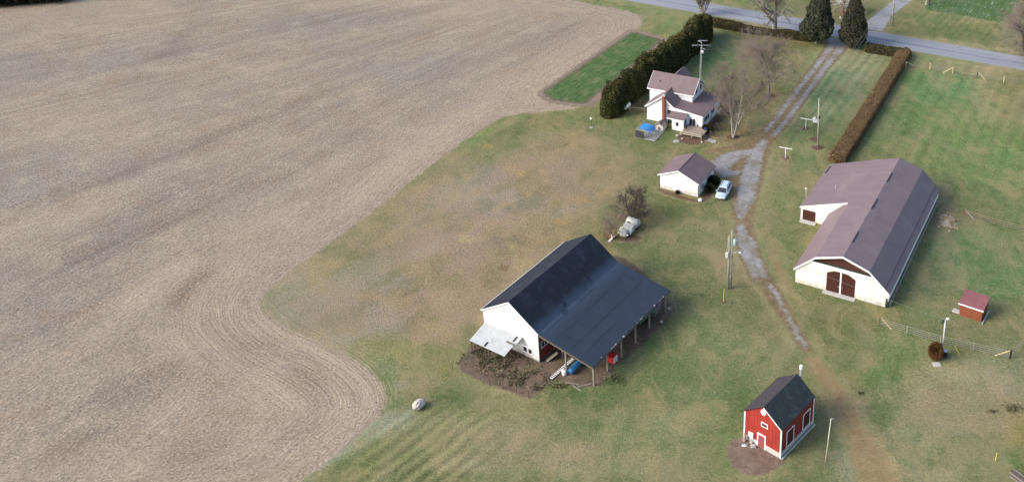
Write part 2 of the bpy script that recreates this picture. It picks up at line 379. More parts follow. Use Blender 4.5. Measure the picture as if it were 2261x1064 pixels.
 (1560, 630, 30, 60, (102, 108, 66), .4), (1480, 740, 40, 40, (92, 104, 62), .6), (1340, 840, 50, 20, (92, 104, 62), .6), (1820, 500, 20, 120, (118, 124, 76), .4),
]
DRYLAND = [(860, 470, 150, 40, -.78, .85), (1010, 350, 60, 26, -.7, .6), (960, 570, 330, 130, -.38, 1), (1190, 400, 170, 90, -.35, .9), (740, 640, 150, 70, 0, .9), (900, 690, 180, 60, .1, .95), (1060, 660, 110, 80, -.5, .9), (1340, 400, 40, 50, 0, .6), (2130, 890, 130, 50, 0, .6), (1150, 990, 200, 50, 0, .55), (1610, 590, 40, 50, 0, .6)]
def bdirs(b):
    x, y, rx, ry = b[:4]; tilt = b[6] if len(b) > 6 else 0
    c = G(x, y)[:2]; n = math.hypot(1, tilt)
    ex = G(x + rx / n, y + rx * tilt / n)[:2] - c
    ey = G(x - ry * tilt / n, y + ry / n)[:2] - c
    return c, ex, ey
def turf(X, Y):
    base = np.array(lin(MID, K)); col = np.empty(X.shape + (3,)); col[:] = base
    wx = X + 2.2 * N1(X, Y, .12, 4) + .7 * N3(X, Y, .9, 2); wy = Y + 2.6 * N2(X, Y, .12, 4) + .9 * N1(X + 50, Y, .9, 2)
    for b in BL:
        c, ex, ey = bdirs(b)
        M_ = np.linalg.inv(np.array([ex, ey]).T)
        sm = b[2] <= 22 and b[3] <= 12
        dx = (X + (wx - X) * .3 if sm else wx) - c[0]; dy = (Y + (wy - Y) * .3 if sm else wy) - c[1]
        p = M_[0, 0] * dx + M_[0, 1] * dy; q = M_[1, 0] * dx + M_[1, 1] * dy
        r2 = p * p + q * q
        w = b[5] * (np.clip((1.25 - np.sqrt(r2)) / .45, 0, 1) if sm else np.exp(-(r2 * 1.0) ** 1.8 * .75))
        w = np.clip(w * (1 + .35 * N2(X - 30, Y, .35, 3)), 0, 1)
        col += (np.array(lin(b[4], K)) - col) * w[..., None]
    # mower stripes
    def stripes(cx, cy, rx, ry, ang, period, amp, tint):
        c = G(cx, cy)[:2]
        u = (X - c[0]) * math.cos(ang) - (Y - c[1]) * math.sin(ang); v = (X - c[0]) * math.sin(ang) + (Y - c[1]) * math.cos(ang)
        m = np.exp(-((u / rx) ** 2 + (v / ry) ** 2) ** 2)
        u2 = u + .35 * N1(X, Y, .15, 2)
        s = np.sin(u2 * 2 * math.pi / period) * .6 + .8 * N3(u2 * 1.3, v * .06, 1, 2)
        return np.clip(m * s * amp, -1, 1)
    s = stripes(1850, 190, 11, 26, .49, 1.9, .26, 0)
    s = s + stripes(2100, 240, 24, 34, .49, 2.6, .17, 0)
    s = s + stripes(930, 1000, 7.5, 9, .72, 1.7, .60, 0)
    s = s + stripes(2110, 40, 22, 14, .6, 1.6, .18, 0)
    s = s + stripes(2120, 560, 12, 16, .55, 2.1, .07, 0) + stripes(1380, 930, 14, 12, .7, 2.0, .05, 0)
    col = col * (1 + s)[..., None]
    col[..., 0] *= 1 - .25 * np.clip(s, -1, 1) * -1 * .3
    nz = .08 * N3(X, Y, .5, 3) + .07 * N1(X + 9, Y - 40, .06, 3)
    col = col * (1 + nz)[..., None]
    col = col * np.array([1.10, 1.19, 1.13])
    col = col + (col.mean(-1, keepdims=True) * np.array([1.12, 1.12, .76]) - col) * .16
    dryness = np.zeros(X.shape)     # the rough dry meadow and the worn ground near it carry little fresh grass
    for (x, y, rx, ry, tl, st) in DRYLAND:
        c, ex, ey = bdirs((x, y, rx, ry, None, 1, tl)); M_ = np.linalg.inv(np.array([ex, ey]).T); dx = wx - c[0]; dy = wy - c[1]
        p = M_[0, 0] * dx + M_[0, 1] * dy; q = M_[1, 0] * dx + M_[1, 1] * dy
        dryness = np.maximum(dryness, st * np.clip((1.3 - np.sqrt(p * p + q * q)) / .5, 0, 1))
    k = dryness[..., None] * .66
    rough_ = np.array(lin((164, 140, 119), K)) * (1 + .12 * N2(X, Y, .11, 4) + .10 * N1(X, Y, .45, 3))[..., None] * (1 + .07 * N3(X + 20, Y, .07, 2)[..., None] * np.array([1, .3, -1.]))
    def pat(n_, sx, sc, lo, hi, am, c_):
        m_ = np.clip((n_(X * .8 + Y * .35 + sx, Y * .9 - X * .45, sc, 5) - lo) / (hi - lo), 0, 1)[..., None] * am
        return rough_ * (1 - m_) + np.array(lin(c_, K)) * m_
    rough_ = pat(N1, 11, .075, .05, .30, .65, (128, 122, 82)); rough_ = pat(N3, 70, .10, .12, .35, .6, (150, 116, 88)); rough_ = pat(N2, 33, .09, .10, .32, .6, (168, 158, 146)); rough_ = pat(N1, 90, .22, .18, .34, .6, (112, 108, 74)); rough_ = pat(N2, 140, .30, .20, .34, .5, (178, 154, 112))
    small = np.clip(np.abs(col - np.array(lin(PTAN, K)) * np.array([1.10, 1.19, 1.13])).sum(-1) * 5 - .45, 0, .7)[..., None]
    col = col * (1 - k * (1 - small)) + rough_ * k * (1 - small)
    return np.concatenate([np.clip(col, .01, .8), 1 - dryness[..., None]], -1)

def ground_axis(a0, a1, st, far):
    fine = list(np.arange(a0, a1 + 1e-6, st)); o = []; s = st; x = a0
    while x > -far: s *= 1.5; x -= s; o.append(x)
    p = []; s = st; x = fine[-1]
    while x < far: s *= 1.5; x += s; p.append(x)
    return np.array(sorted(o) + fine + p)
def grid_mesh(name, xs, ys, z, m, keep=None, attrs=None, vattrs=None):
    X, Y = np.meshgrid(xs, ys, indexing='xy'); nx, ny = len(xs), len(ys)
    idx = np.arange(nx * ny).reshape(ny, nx)
    f = np.stack([idx[:-1, :-1], idx[:-1, 1:], idx[1:, 1:], idx[1:, :-1]], -1).reshape(-1, 4)
    if keep is not None:
        kk = keep.ravel(); f = f[kk[f].any(1)]
        used = np.zeros(nx * ny, bool); used[f.ravel()] = True
        rem = np.cumsum(used) - 1; f = rem[f]
    else: used = np.ones(nx * ny, bool)
    v = np.stack([X.ravel(), Y.ravel(), np.full(nx * ny, z)], -1)[used]
    o = raw(name, v, f, m)
    me = o.data
    for k, a in (attrs or {}).items():
        at = me.attributes.new(k, 'FLOAT', 'POINT'); at.data.foreach_set("value", a.ravel()[used].astype(np.float32))
    for k, a in (vattrs or {}).items():
        if k != 'tint':
            at = me.attributes.new(k, 'FLOAT_VECTOR', 'POINT'); at.data.foreach_set("vector", a.reshape(-1, 3)[used].astype(np.float32).ravel())
        else:
            c4 = a.reshape(-1, 4)[used].astype(np.float32)
            at = me.attributes.new(k, 'FLOAT_COLOR', 'POINT'); at.data.foreach_set("color", c4.ravel())
    return o
def smoothpoly(pts, it=2):
    P = [np.array(p) for p in pts]
    for _ in range(it):
        Q = []
        for i in range(len(P)):
            a, b = P[i], P[(i + 1) % len(P)]; Q += [a * .75 + b * .25, a * .25 + b * .75]
        P = Q
    return np.array(P)
def sdist(X, Y, poly):
    """signed distance, positive inside; also coordinate along the border"""
    px = X.ravel(); py = Y.ravel(); best = np.full(px.shape, 1e18); inside = np.zeros(px.shape, bool); n = len(poly)
    for i in range(n):
        ax, ay = poly[i]; bx, by = poly[(i + 1) % n]; dx, dy = bx - ax, by - ay; L = dx * dx + dy * dy + 1e-12
        t = np.clip(((px - ax) * dx + (py - ay) * dy) / L, 0, 1)
        d = (px - ax - t * dx) ** 2 + (py - ay - t * dy) ** 2
        best = np.minimum(best, d)
        c = ((ay > py) != (by > py)) & (px < (bx - ax) * (py - ay) / (by - ay + 1e-18) + ax); inside ^= c
    return (np.sqrt(best) * np.where(inside, 1, -1)).reshape(X.shape)
def sheet_poly(name, pts, step, z, m, margin=1.0, it=2, extra=None, roundit=True):
    poly = smoothpoly(pts, it) if it else np.array(pts)
    xs = np.arange(poly[:, 0].min() - margin, poly[:, 0].max() + margin, step); ys = np.arange(poly[:, 1].min() - margin, poly[:, 1].max() + margin, step)
    X, Y = np.meshgrid(xs, ys); e = sdist(X, Y, poly)
    va = {'tint': turf(X, Y)}
    return grid_mesh(name, xs, ys, z, m, keep=e > -margin, attrs={'edge': e}, vattrs=va)
def sheet_strokes(name, strokes, step, z, m, margin=.8):
    P = np.array([(p[0], p[1]) for s in strokes for p in s]); r = max(p[2] for s in strokes for p in s) + margin
    xs = np.arange(P[:, 0].min() - r, P[:, 0].max() + r, step); ys = np.arange(P[:, 1].min() - r, P[:, 1].max() + r, step)
    X, Y = np.meshgrid(xs, ys); e = np.full(X.shape, -1e9)
    for s in strokes:
        for a, b in zip(s[:-1], s[1:]):
            dx, dy = b[0] - a[0], b[1] - a[1]; L = dx * dx + dy * dy + 1e-12
            t = np.clip(((X - a[0]) * dx + (Y - a[1]) * dy) / L, 0, 1)
            d = np.hypot(X - a[0] - t * dx, Y - a[1] - t * dy)
            e = np.maximum(e, (a[2] + t * (b[2] - a[2])) - d)
    return grid_mesh(name, xs, ys, z, m, keep=e > -margin, attrs={'edge': e}, vattrs={'tint': turf(X, Y)})

# ---- turf material
def turf_mat():
    m, t, b = nt("turf")
    tc = add(t, "ShaderNodeTexCoord").outputs["Object"]
    c, h = turf_nodes(t, tc)
    t.links.new(c, b.inputs["Base Color"])
    b.inputs["Roughness"].default_value = .95; b.inputs["Specular IOR Level"].default_value = .1
    bumpn(t, b, h, .8, .18)
    return m
M_TURF = turf_mat()
xs = ground_axis(-20, 112, .45, 6000); ys = ground_axis(84, 262, .45, 6000)
# the field hides the turf on the left, so the fine part of the sheet starts at the farm
xs = ground_axis(-72, 112, .45, 6000)
XX, YY = np.meshgrid(xs, ys)
ground = grid_mesh("ground", xs, ys, 0.0, M_TURF, vattrs={'tint': turf(XX, YY)})
tag(ground, kind="structure")
XX = YY = None

# ---- corn stubble field
FIELD = [(-500, 30), (-60, 14), (60, 9), (230, -8), (700, -70), (1235, -8), (1300, 10), (1370, 21), (1412, 34), (1420, 46), (1410, 70), (1312, 136), (1212, 206), (1206, 220), (1290, 226), (1272, 243), (1160, 250), (1108, 258), (1060, 288), (1010, 322), (950, 366), (880, 422), (810, 478),
         (745, 524), (680, 571), (620, 616), (583, 650), (572, 672), (590, 697), (640, 726), (700, 753), (760, 780), (803, 803), (832, 830), (848, 860), (851, 886), (838, 917), (808, 948), (765, 987), (715, 1026), (660, 1066), (560, 1140), (-400, 1330), (-900, 600)]
def field_mat():
    m, t, b = nt("corn_stubble")
    tc = add(t, "ShaderNodeTexCoord").outputs["Object"]
    ra = add(t, "ShaderNodeAttribute", attribute_name="rows").outputs["Vector"]
    rb = add(t, "ShaderNodeAttribute", attribute_name="rows_b").outputs["Vector"]
    wb = add(t, "ShaderNodeAttribute", attribute_name="lobe").outputs["Fac"]
    def rown(vec, sx, sy, detail=3, rough=.6):
        mp = add(t, "ShaderNodeMapping"); mp.inputs["Scale"].default_value = (sx, sy, 1); t.links.new(vec, mp.inputs[0])
        return noise(t, mp.outputs[0], 1, detail, rough)
    def both(sx, sy, d=3, r=.6):
        a = rown(ra, sx, sy, d, r); c = rown(rb, sx, sy, d, r)
        return math_(t, 'ADD', math_(t, 'MULTIPLY', a, math_(t, 'SUBTRACT', 1, wb)), math_(t, 'MULTIPLY', c, wb))
    band = both(.16, .022, 5, .65); row = both(1.5, .2, 4, .68); fine = both(2.6, .9, 5, .75)
    patch = noise(t, tc, .035, 4, .55); patch2 = noise(t, tc, .16, 5, .65)
    sp = noise(t, tc, 2.9, 5, .78); sp2 = noise(t, tc, 1.2, 5, .75)
    c = mixc(t, maprange(t, patch, .35, .65, 0, 1), lin((156, 145, 134), K), lin((172, 157, 137), K))
    c = mixc(t, maprange(t, band, .47, .64, 0, .55), c, lin((136, 125, 118), K))
    c = mixc(t, maprange(t, band, .46, .34, 0, .30), c, lin((188, 174, 154), K))
    c = mixc(t, maprange(t, patch2, .52, .66, 0, .45), c, lin((150, 126, 104), K))
    c = mixc(t, maprange(t, patch2, .46, .34, 0, .40), c, lin((196, 182, 156), K))
    mk = add(t, "ShaderNodeAttribute", attribute_name="mark").outputs["Fac"]; ed = add(t, "ShaderNodeAttribute", attribute_name="edge").outputs["Fac"]
    streak = both(.42, .012, 4, .6)
    c = mixc(t, maprange(t, streak, .56, .68, 0, .5), c, lin((122, 112, 108), K))
    c = mixc(t, maprange(t, ed, 30, 4, 0, .35), c, lin((184, 165, 140), K))
    brk = maprange(t, patch2, .3, .7, .5, 1.2)
    c = mixc(t, math_(t, 'MULTIPLY', maprange(t, mk, 0, 1, 0, .75), brk), c, lin((204, 186, 160), K))
    c = mixc(t, math_(t, 'MULTIPLY', maprange(t, mk, 0, -1, 0, .8), brk), c, lin((116, 101, 92), K))
    c = mulc(t, c, maprange(t, row, .3, .7, .87, 1.13))
    c = mulc(t, c, maprange(t, fine, .28, .72, .70, 1.34))
    c = mixc(t, maprange(t, sp, .53, .63, 0, .85), c, lin((212, 198, 174), K))
    c = mixc(t, maprange(t, sp, .46, .36, 0, .8), c, lin((104, 92, 82), K))
    c = mixc(t, maprange(t, sp2, .60, .70, 0, .35), c, lin((152, 118, 88), K))
    c = edge_blend(t, c, 2.8, .40, .8)
    t.links.new(c, b.inputs["Base Color"])
    b.inputs["Roughness"].default_value = .95; b.inputs["Specular IOR Level"].default_value = .1
    bumpn(t, b, math_(t, 'ADD', math_(t, 'ADD', sp, fine), row), .9, .16)
    return m
fpoly = GP(FIELD)
LOBE = np.array([G(330, 840)[:2], G(760, 880)[:2]])
MARKS = [([(480, 590), (432, 620), (402, 655), (384, 690)], 1.1, -.9), ([(450, 560), (380, 600), (310, 655), (250, 690)], 3.2, .8), ([(700, 440), (560, 500), (470, 548)], 2.5, .5), ([(0, 470), (200, 410), (420, 330), (640, 235), (800, 160)], 2.6, -.6), ([(0, 610), (180, 565), (360, 500), (520, 430)], 2.2, -.55),
 ([(0, 690), (150, 640), (260, 590)], 2.4, -.5), ([(420, 470), (600, 400), (740, 330), (860, 250)], 2.0, -.45), ([(340, 150), (385, 95), (450, 36)], 3.5, -.7), ([(250, 190), (330, 165)], 2.5, -.5), ([(0, 330), (240, 270), (460, 200)], 3, .35), ([(520, 170), (620, 130)], 4, .4), ([(180, 900), (300, 850), (400, 800)], 3.0, -.5), ([(330, 1030), (430, 990), (520, 940)], 2.4, -.6),
 ([(600, 60), (800, 40), (960, 30)], 3, -.3), ([(700, 300), (900, 200), (1100, 110), (1290, 60)], 2.0, -.35), ([(1290, 45), (1250, 62), (1200, 72)], .8, -.6), ([(680, 520), (840, 400), (1000, 280), (1140, 190), (1300, 100)], 2.5, .45), ([(560, 700), (680, 760), (780, 820), (815, 875), (760, 950), (640, 1040)], 2.0, .5), ([(480, 740), (600, 770), (700, 840), (720, 890)], 1.2, -.5), ([(60, 1010), (220, 950), (340, 900)], 1.6, -.45), ([(0, 820), (140, 770), (260, 720)], 2.5, .3)]
def field_marks(X, Y):
    r = np.zeros(X.shape); wx = X + 1.5 * N1(X, Y, .13, 3); wy = Y + 1.5 * N2(X, Y, .13, 3)
    for pts, w, v in MARKS:
        P = [G(*p)[:2] for p in pts]; e = np.full(X.shape, 1e9); L = sum(np.hypot(*(b - a)) for a, b in zip(P[:-1], P[1:])); s0 = 0; al = np.zeros(X.shape)
        for a, b in zip(P[:-1], P[1:]):
            d = b - a; l2 = (d ** 2).sum(); t_ = np.clip(((wx - a[0]) * d[0] + (wy - a[1]) * d[1]) / l2, 0, 1); q = np.hypot(wx - a[0] - t_ * d[0], wy - a[1] - t_ * d[1]); al = np.where(q < e, (s0 + t_ * math.sqrt(l2)) / L, al); e = np.minimum(e, q); s0 += math.sqrt(l2)
        r += v * np.exp(-(e / w) ** 2) * np.clip(np.minimum(al, 1 - al) * 5 + .15, 0, 1)
    return np.clip(r * .78, -1, 1)
def field_extra(X, Y, e):
    cx, cy = 42.0, 310.0
    th = np.arctan2(cx - X, cy - Y); r = np.hypot(cx - X, cy - Y)
    rows = np.stack([th * 190 + .4 * N1(X, Y, .03, 2), r, X * 0], -1)
    c = G(600, 850)[:2]
    a = np.arctan2(Y - c[1], X - c[0])
    rb = np.stack([e * 1.0 + 1.6 * N2(X, Y, .05, 3), (X + Y) * .6, X * 0], -1)
    return {'rows': rows, 'rows_b': rb, 'tint': turf(X, Y)}
poly = smoothpoly(fpoly, 1)
fxs = np.arange(max(poly[:, 0].min(), -330), poly[:, 0].max() + 2, .9); fys = np.arange(60, min(poly[:, 1].max() + 2, 420), .9)
X, Y = np.meshgrid(fxs, fys); e = sdist(X, Y, poly)
c0 = G(640, 880)[:2]
d0 = np.hypot((X - c0[0]) / 26, (Y - c0[1]) / 20) + .25 * N1(X, Y, .05, 3)
lobe = np.clip((15 + 7 * N1(X, Y, .06, 3) - e) / 8, 0, 1)
fld = grid_mesh("corn_field", fxs, fys, .004, field_mat(), keep=e > -1.2, attrs={'edge': e, 'lobe': lobe, 'mark': field_marks(X, Y)}, vattrs=field_extra(X, Y, e))
tag(fld, kind="structure")
X = Y = e = None

# ---- other flat ground covers
def cover_mat(name, c1, c2, c3, scale=1.2, fine=5, amp=.8, soft=.15, nsc=1.5, bump=.08, rough=.95, rowdir=None, rowamt=.3, cov=None, under=None):
    m, t, b = nt(name)
    tc = add(t, "ShaderNodeTexCoord").outputs["Object"]
    n = noise(t, tc, scale, 5, .65); f = noise(t, tc, fine, 4, .7); g = noise(t, tc, scale * .3, 4, .6)
    c = mixc(t, maprange(t, n, .38, .62, 0, 1), lin(c1, K), lin(c2, K))
    c = mixc(t, maprange(t, g, .48, .66, 0, .8), c, lin(c3, K))
    c = mulc(t, c, maprange(t, f, .28, .72, .74, 1.26))
    h = f
    if rowdir is not None:
        mp = add(t, "ShaderNodeMapping"); mp.inputs["Rotation"].default_value = (0, 0, rowdir); t.links.new(tc, mp.inputs[0])
        mp2 = add(t, "ShaderNodeMapping"); mp2.inputs["Scale"].default_value = (2.6, .25, 1); t.links.new(mp.outputs[0], mp2.inputs[0])
        r = noise(t, mp2.outputs[0], 1, 4, .6)
        c = mulc(t, c, maprange(t, r, .3, .7, 1 - rowamt, 1 + rowamt)); h = math_(t, 'ADD', f, r)
        if cov: c = mixc(t, maprange(t, r, .60, .68, 0, .8), c, lin(cov, K))
    if amp is not None: c = edge_blend(t, c, amp, soft, nsc, under)
    t.links.new(c, b.inputs["Base Color"]); b.inputs["Roughness"].default_value = rough; b.inputs["Specular IOR Level"].default_value = .15
    bumpn(t, b, h, .8, bump)
    return m
cp = [(1203, 204), (1398, 73), (1456, 89), (1374, 160), (1288, 228), (1224, 220)]
soil = sheet_poly("soil_border", GP([(1190, 208), (1396, 66), (1474, 88), (1384, 166), (1300, 236), (1218, 226)]), .5, .008,
                  cover_mat("garden_soil", (142, 128, 112), (156, 142, 124), (128, 122, 96), 1.5, 5, .8, .3, under=((134, 118, 102), (150, 136, 120))), .3, 0)
tag(soil, kind="structure")
crop = sheet_poly("cover_crop_plot", GP(cp), .5, .012, cover_mat("cover_crop", (92, 118, 70), (76, 104, 60), (120, 128, 92), 1.1, 3, 1.6, .25, 1.0, .2, rowdir=.55, rowamt=.4, cov=(124, 116, 92), under=((110, 96, 84), (132, 116, 100))), .3, 0)
tag(crop, kind="structure")
gp = sheet_poly("vegetable_plot", GP([(2040, 18), (2070, -30), (2290, -20), (2240, 10), (2228, 40), (2205, 50), (2120, 34), (2060, 26)]), .5, .004,
                cover_mat("vegetable_plot", (92, 116, 70), (80, 106, 62), (112, 126, 88), 1.2, 3, 2.4, .5, .8, .15, rowdir=.62, rowamt=.2, cov=(190, 206, 196)), 1.5, 1)
tag(gp, kind="structure")
mud = sheet_poly("muddy_yard", GP([(1006, 812), (1030, 775), (1066, 735), (1100, 700), (1200, 640), (1330, 560), (1390, 570), (1480, 660), (1492, 692), (1440, 740), (1392, 785), (1350, 820), (1322, 856), (1280, 850), (1240, 840), (1212, 838), (1180, 876), (1160, 878), (1110, 858), (1062, 842)]), .5, .004,
                 cover_mat("mud", (136, 114, 100), (104, 90, 78), (98, 98, 74), .8, 2.6, 1.4, .25, 1.0, .22), 1.0, 1)
tag(mud, kind="structure")
dp = sheet_poly("bare_earth_patch", GP([(1604, 992), (1612, 1022), (1636, 1042), (1668, 1050), (1704, 1040), (1736, 1020), (1730, 1008), (1690, 990), (1645, 960), (1615, 972)]), .3, .004,
                cover_mat("bare_earth", (136, 116, 102), (116, 98, 86), (146, 128, 114), 1.2, 4, .7, .12, 1.5, .1), .8, 1)
tag(dp, kind="structure")
mulch_m = cover_mat("mulch", (116, 92, 76), (98, 78, 66), (130, 106, 86), 2, 5, 1.1, .3, 1.6, .1)
beds = []
def bed(pxs, name="mulch_bed", m=None, step=.25):
    beds.append(1); o = sheet_poly(name, GP(pxs), step, .016 + .004 * len(beds), m or mulch_m, .6, 2); tag(o, kind="structure"); return o
bed([(1494, 300), (1500, 315), (1530, 322), (1556, 316), (1572, 300), (1600, 262), (1612, 238), (1596, 232), (1560, 285)])
def ring(cx, cy, rx, ry): return [(cx + rx * math.cos(a * math.pi / 4), cy + ry * math.sin(a * math.pi / 4)) for a in range(8)]
for q in ((1697, 213, 17, 7), (1619, 303, 16, 7), (1779, 284, 10, 5), (1799, 308, 12, 5), (1806, 326, 15, 7), (1734, 349, 9, 5), (1384, 526, 34, 8), (1598, 667, 9, 4), (1547, 438, 28, 9), (2078, 785, 20, 9), (1709, 76, 24, 6)):
    bed(ring(*q))
bed([(1448, 414), (1490, 428), (1530, 440), (1548, 446), (1545, 434), (1580, 396), (1582, 420), (1556, 452), (1500, 440), (1452, 424)])

# driveway
brown = cover_mat("wheel_track_earth", (124, 106, 80), (144, 126, 98), (110, 98, 68), 1.0, 4, 1.3, .35, .8, .08)
def S(pts): return [tuple(G(x, y)[:2]) + (r,) for x, y, r in pts]
tr = sheet_strokes("dirt_track", [S([(1838, 96, 1.2), (1800, 150, .75), (1755, 208, .8), (1714, 264, 1.0), (1688, 303, 1.7), (1640, 322, 1.1), (1560, 336, .7)]), S([(1862, 104, 1.0), (1822, 152, .7), (1780, 208, .7), (1740, 262, .85), (1702, 303, 1.4)]),
                                  S([(1686, 305, 2.0), (1658, 350, 3.0), (1643, 420, 2.6), (1640, 480, 1.7)]), S([(1638, 480, .9), (1642, 525, 1.2), (1652, 565, 1.3), (1672, 612, 1.0)]), S([(1652, 480, .5), (1658, 530, .9), (1670, 575, .9), (1690, 615, 1.1), (1706, 645, 1.4), (1745, 710, 1.0), (1780, 770, .8)]), S([(1655, 350, 1.5), (1600, 375, 2.0), (1600, 410, 1.6)])], .35, .008, brown)
wp_ = sheet_strokes("worn_path", [S([(1770, 755, 1.0), (1800, 800, 1.1), (1835, 850, 1.2), (1868, 905, 1.3), (1895, 970, 1.5), (1925, 1030, 1.9), (1950, 1080, 2.0)]), S([(1705, 540, .6), (1720, 620, 1.0), (1745, 680, .9), (1775, 740, .7)])], .45, .004,
                   cover_mat("worn_turf", (158, 140, 104), (148, 126, 92), (132, 122, 84), .8, 4, 3.0, .8, .7, .06))
tag(wp_, kind="structure")
tag(tr, kind="structure")
grav = cover_mat("gravel", (148, 147, 147), (166, 164, 165), (130, 121, 106), 1.0, 5, 2.6, .30, 1.3, .05, under=((120, 106, 80), (140, 124, 96)))
dr = sheet_strokes("gravel_driveway", [S([(1846, 76, 2.0), (1844, 92, 1.7), (1836, 104, .8), (1800, 149, .5), (1756, 206, .5), (1716, 258, .45), (1690, 290, .35)]), S([(1846, 76, 2.0), (1862, 98, 1.1), (1850, 116, .8), (1820, 152, .55), (1778, 210, .5), (1738, 264, .45), (1708, 300, .4)]),
                                       S([(1686, 312, .6), (1670, 340, 1.1), (1657, 385, 1.5), (1648, 430, 1.5), (1638, 460, .9), (1636, 478, .5)]), S([(1672, 330, .6), (1610, 348, 1.6), (1588, 365, 1.8), (1600, 385, .8), (1630, 380, .6)]),
                                       S([(1637, 500, .6), (1640, 525, .85), (1650, 560, .9), (1660, 590, .55), (1670, 615, .3)]), S([(1657, 530, .5), (1667, 565, .6), (1680, 600, .65), (1688, 612, .4)]), S([(1700, 630, .2), (1712, 645, .3), (1735, 690, .12), (1765, 745, .3), (1778, 765, .2)])], .35, .012, grav, .3)
tag(dr, kind="structure")
dr2 = sheet_strokes("gravel_lane", [S([(1905, 80, 2.5), (1928, 60, 2.6), (1950, 35, 1.8), (1975, 15, 1.8), (2010, -10, 1.8), (2080, -45, 1.8)])], .5, .008, cover_mat("gravel_far", (160, 160, 166), (172, 170, 176), (140, 132, 124), .8, 4, 1.2, .2, 1, .04))
tag(dr2, kind="structure")

# road
def road_mat():
    m, t, b = nt("asphalt")
    tc = add(t, "ShaderNodeAttribute", attribute_name="rc").outputs["Vector"]
    n = noise(t, tc, .9, 5, .65); f = noise(t, tc, 5, 4, .7)
    mp = add(t, "ShaderNodeMapping"); mp.inputs["Scale"].default_value = (.05, 1.1, 1); t.links.new(tc, mp.inputs[0])
    s = noise(t, mp.outputs[0], 1, 4, .6)
    c = mixc(t, maprange(t, s, .35, .65, 0, 1), lin((160, 162, 170), K), lin((140, 144, 154), K))
    c = mulc(t, c, maprange(t, f, .3, .7, .88, 1.12))
    sep = add(t, "ShaderNodeSeparateXYZ"); t.links.new(tc, sep.inputs[0])
    # dark sealed joint near the crown of the road and odd patches
    wob = math_(t, 'MULTIPLY', math_(t, 'SUBTRACT', noise(t, tc, .12, 4, .6), .5), 1.4)
    yy = math_(t, 'ABSOLUTE', math_(t, 'ADD', math_(t, 'ADD', sep.outputs[1], .2), wob))
    j = maprange(t, yy, .12, .5, .8, 0)
    c = mixc(t, math_(t, 'MULTIPLY', j, maprange(t, n, .35, .6, .2, 1)), c, lin((96, 106, 128), K))
    mp3 = add(t, "ShaderNodeMapping"); mp3.inputs["Scale"].default_value = (.22, .6, 1); t.links.new(tc, mp3.inputs[0])
    p = noise(t, mp3.outputs[0], 1, 3, .5)
    c = mixc(t, maprange(t, p, .66, .70, 0, .55), c, lin((104, 116, 142), K))
    c = edge_blend(t, c, .5, .12, 1.2)
    t.links.new(c, b.inputs["Base Color"]); b.inputs["Roughness"].default_value = .85
    bumpn(t, b, f, .3, .02)
    return m
ra_, rb_ = G(1400, -8)[:2], G(2261, 141)[:2]
rd = (rb_ - ra_) / np.linalg.norm(rb_ - ra_); rang = math.atan2(rd[1], rd[0])
rxs = np.arange(-140, 160, 1.0)
def road_sheet(name, half, width, z, m):
    ys_ = np.arange(-half, half + .01, .4); X, Y = np.meshgrid(rxs, ys_)
    ox, oy = ra_[0] + rd[0] * 40, ra_[1] + rd[1] * 40
    wx = ox + X * rd[0] - Y * rd[1]; wy = oy + X * rd[1] + Y * rd[0]
    o = grid_mesh(name, rxs, ys_, 0, m, attrs={'edge': width - abs(Y)}, vattrs={'tint': turf(wx, wy), 'rc': np.stack([X, Y, X * 0], -1)})
    o.data.transform(Matrix.Translation((ox, oy, z)) @ Matrix.Rotation(rang, 4, 'Z')); tag(o, kind="structure")
road_sheet("road", 4.4, 3.55, .016, road_mat())
road_sheet("road_verge", 6.4, 4.7, .004, cover_mat("road_shoulder", (160, 142, 112), (140, 124, 96), (150, 140, 116), 1, 5, 1.6, .5, 1, .04))

# ------------------------------------------------------------------ shared materials
R_ = random.Random(7)
white_m = mat("white_siding", (.74, .75, .74), (.66, .67, .66), 1.5, .6, .3, axis=0, period=.45, width=.09, groove=.78, bump=.01, streak=((.56, .55, .50), .5, .58, .45), band=[(2, .0, .7, .25, (.34, .29, .22), 1.6, .42, .6)])
white_lap = mat("white_lap_siding", (.74, .76, .78), (.68, .70, .72), 1.5, .55, .3, axis=2, period=.22, width=.14, groove=.88, bump=.01)
cream_m = mat("cream_siding", (.74, .73, .68), (.67, .66, .60), 1.0, .6, .3, axis=0, period=.9, width=.06, groove=.72, bump=.01, streak=((.62, .58, .48), .8, .62, .5), band=[(2, .0, .55, .25, (.36, .31, .22), 1.6, .42, .6)])
trim_m = mat("white_trim", (.82, .82, .82), (.76, .76, .76), 3, .5, .3)
brownroof = mat("mauve_steel_roof", (.188, .140, .150), (.160, .120, .130), .35, .58, .35, axis=1, period=.45, width=.10, groove=.88, bump=.02, streak=((.225, .18, .18), .25, .55, .35))
housroof = mat("brown_steel_roof", (.172, .124, .130), (.142, .102, .108), .5, .6, .3, axis=1, period=.42, width=.1, groove=.88, bump=.02)
housroof_x = mat("brown_steel_roof_main", (.172, .126, .132), (.142, .104, .110), .5, .6, .3, axis=0, period=.42, width=.1, groove=.88, bump=.02)
redroof = mat("maroon_steel_roof", (.215, .085, .090), (.17, .066, .074), .8, .6, .3, axis=0, period=.3, width=.1, groove=.88, bump=.02)
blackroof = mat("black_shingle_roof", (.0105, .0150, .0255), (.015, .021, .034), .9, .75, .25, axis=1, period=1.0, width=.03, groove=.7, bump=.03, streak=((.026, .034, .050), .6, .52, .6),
    cells=[(.33, .9, .07), (2.3, 2.9, .10)], band=[(0, 3.9, 5.9, .8, (.055, .080, .125), .5, .33, .75), (0, 4.9, 13.4, .4, (.031, .044, .072), .6, .24, .7), (0, 13.2, 13.5, .03, (.5, .5, .5), 2.2, .56, .9)])
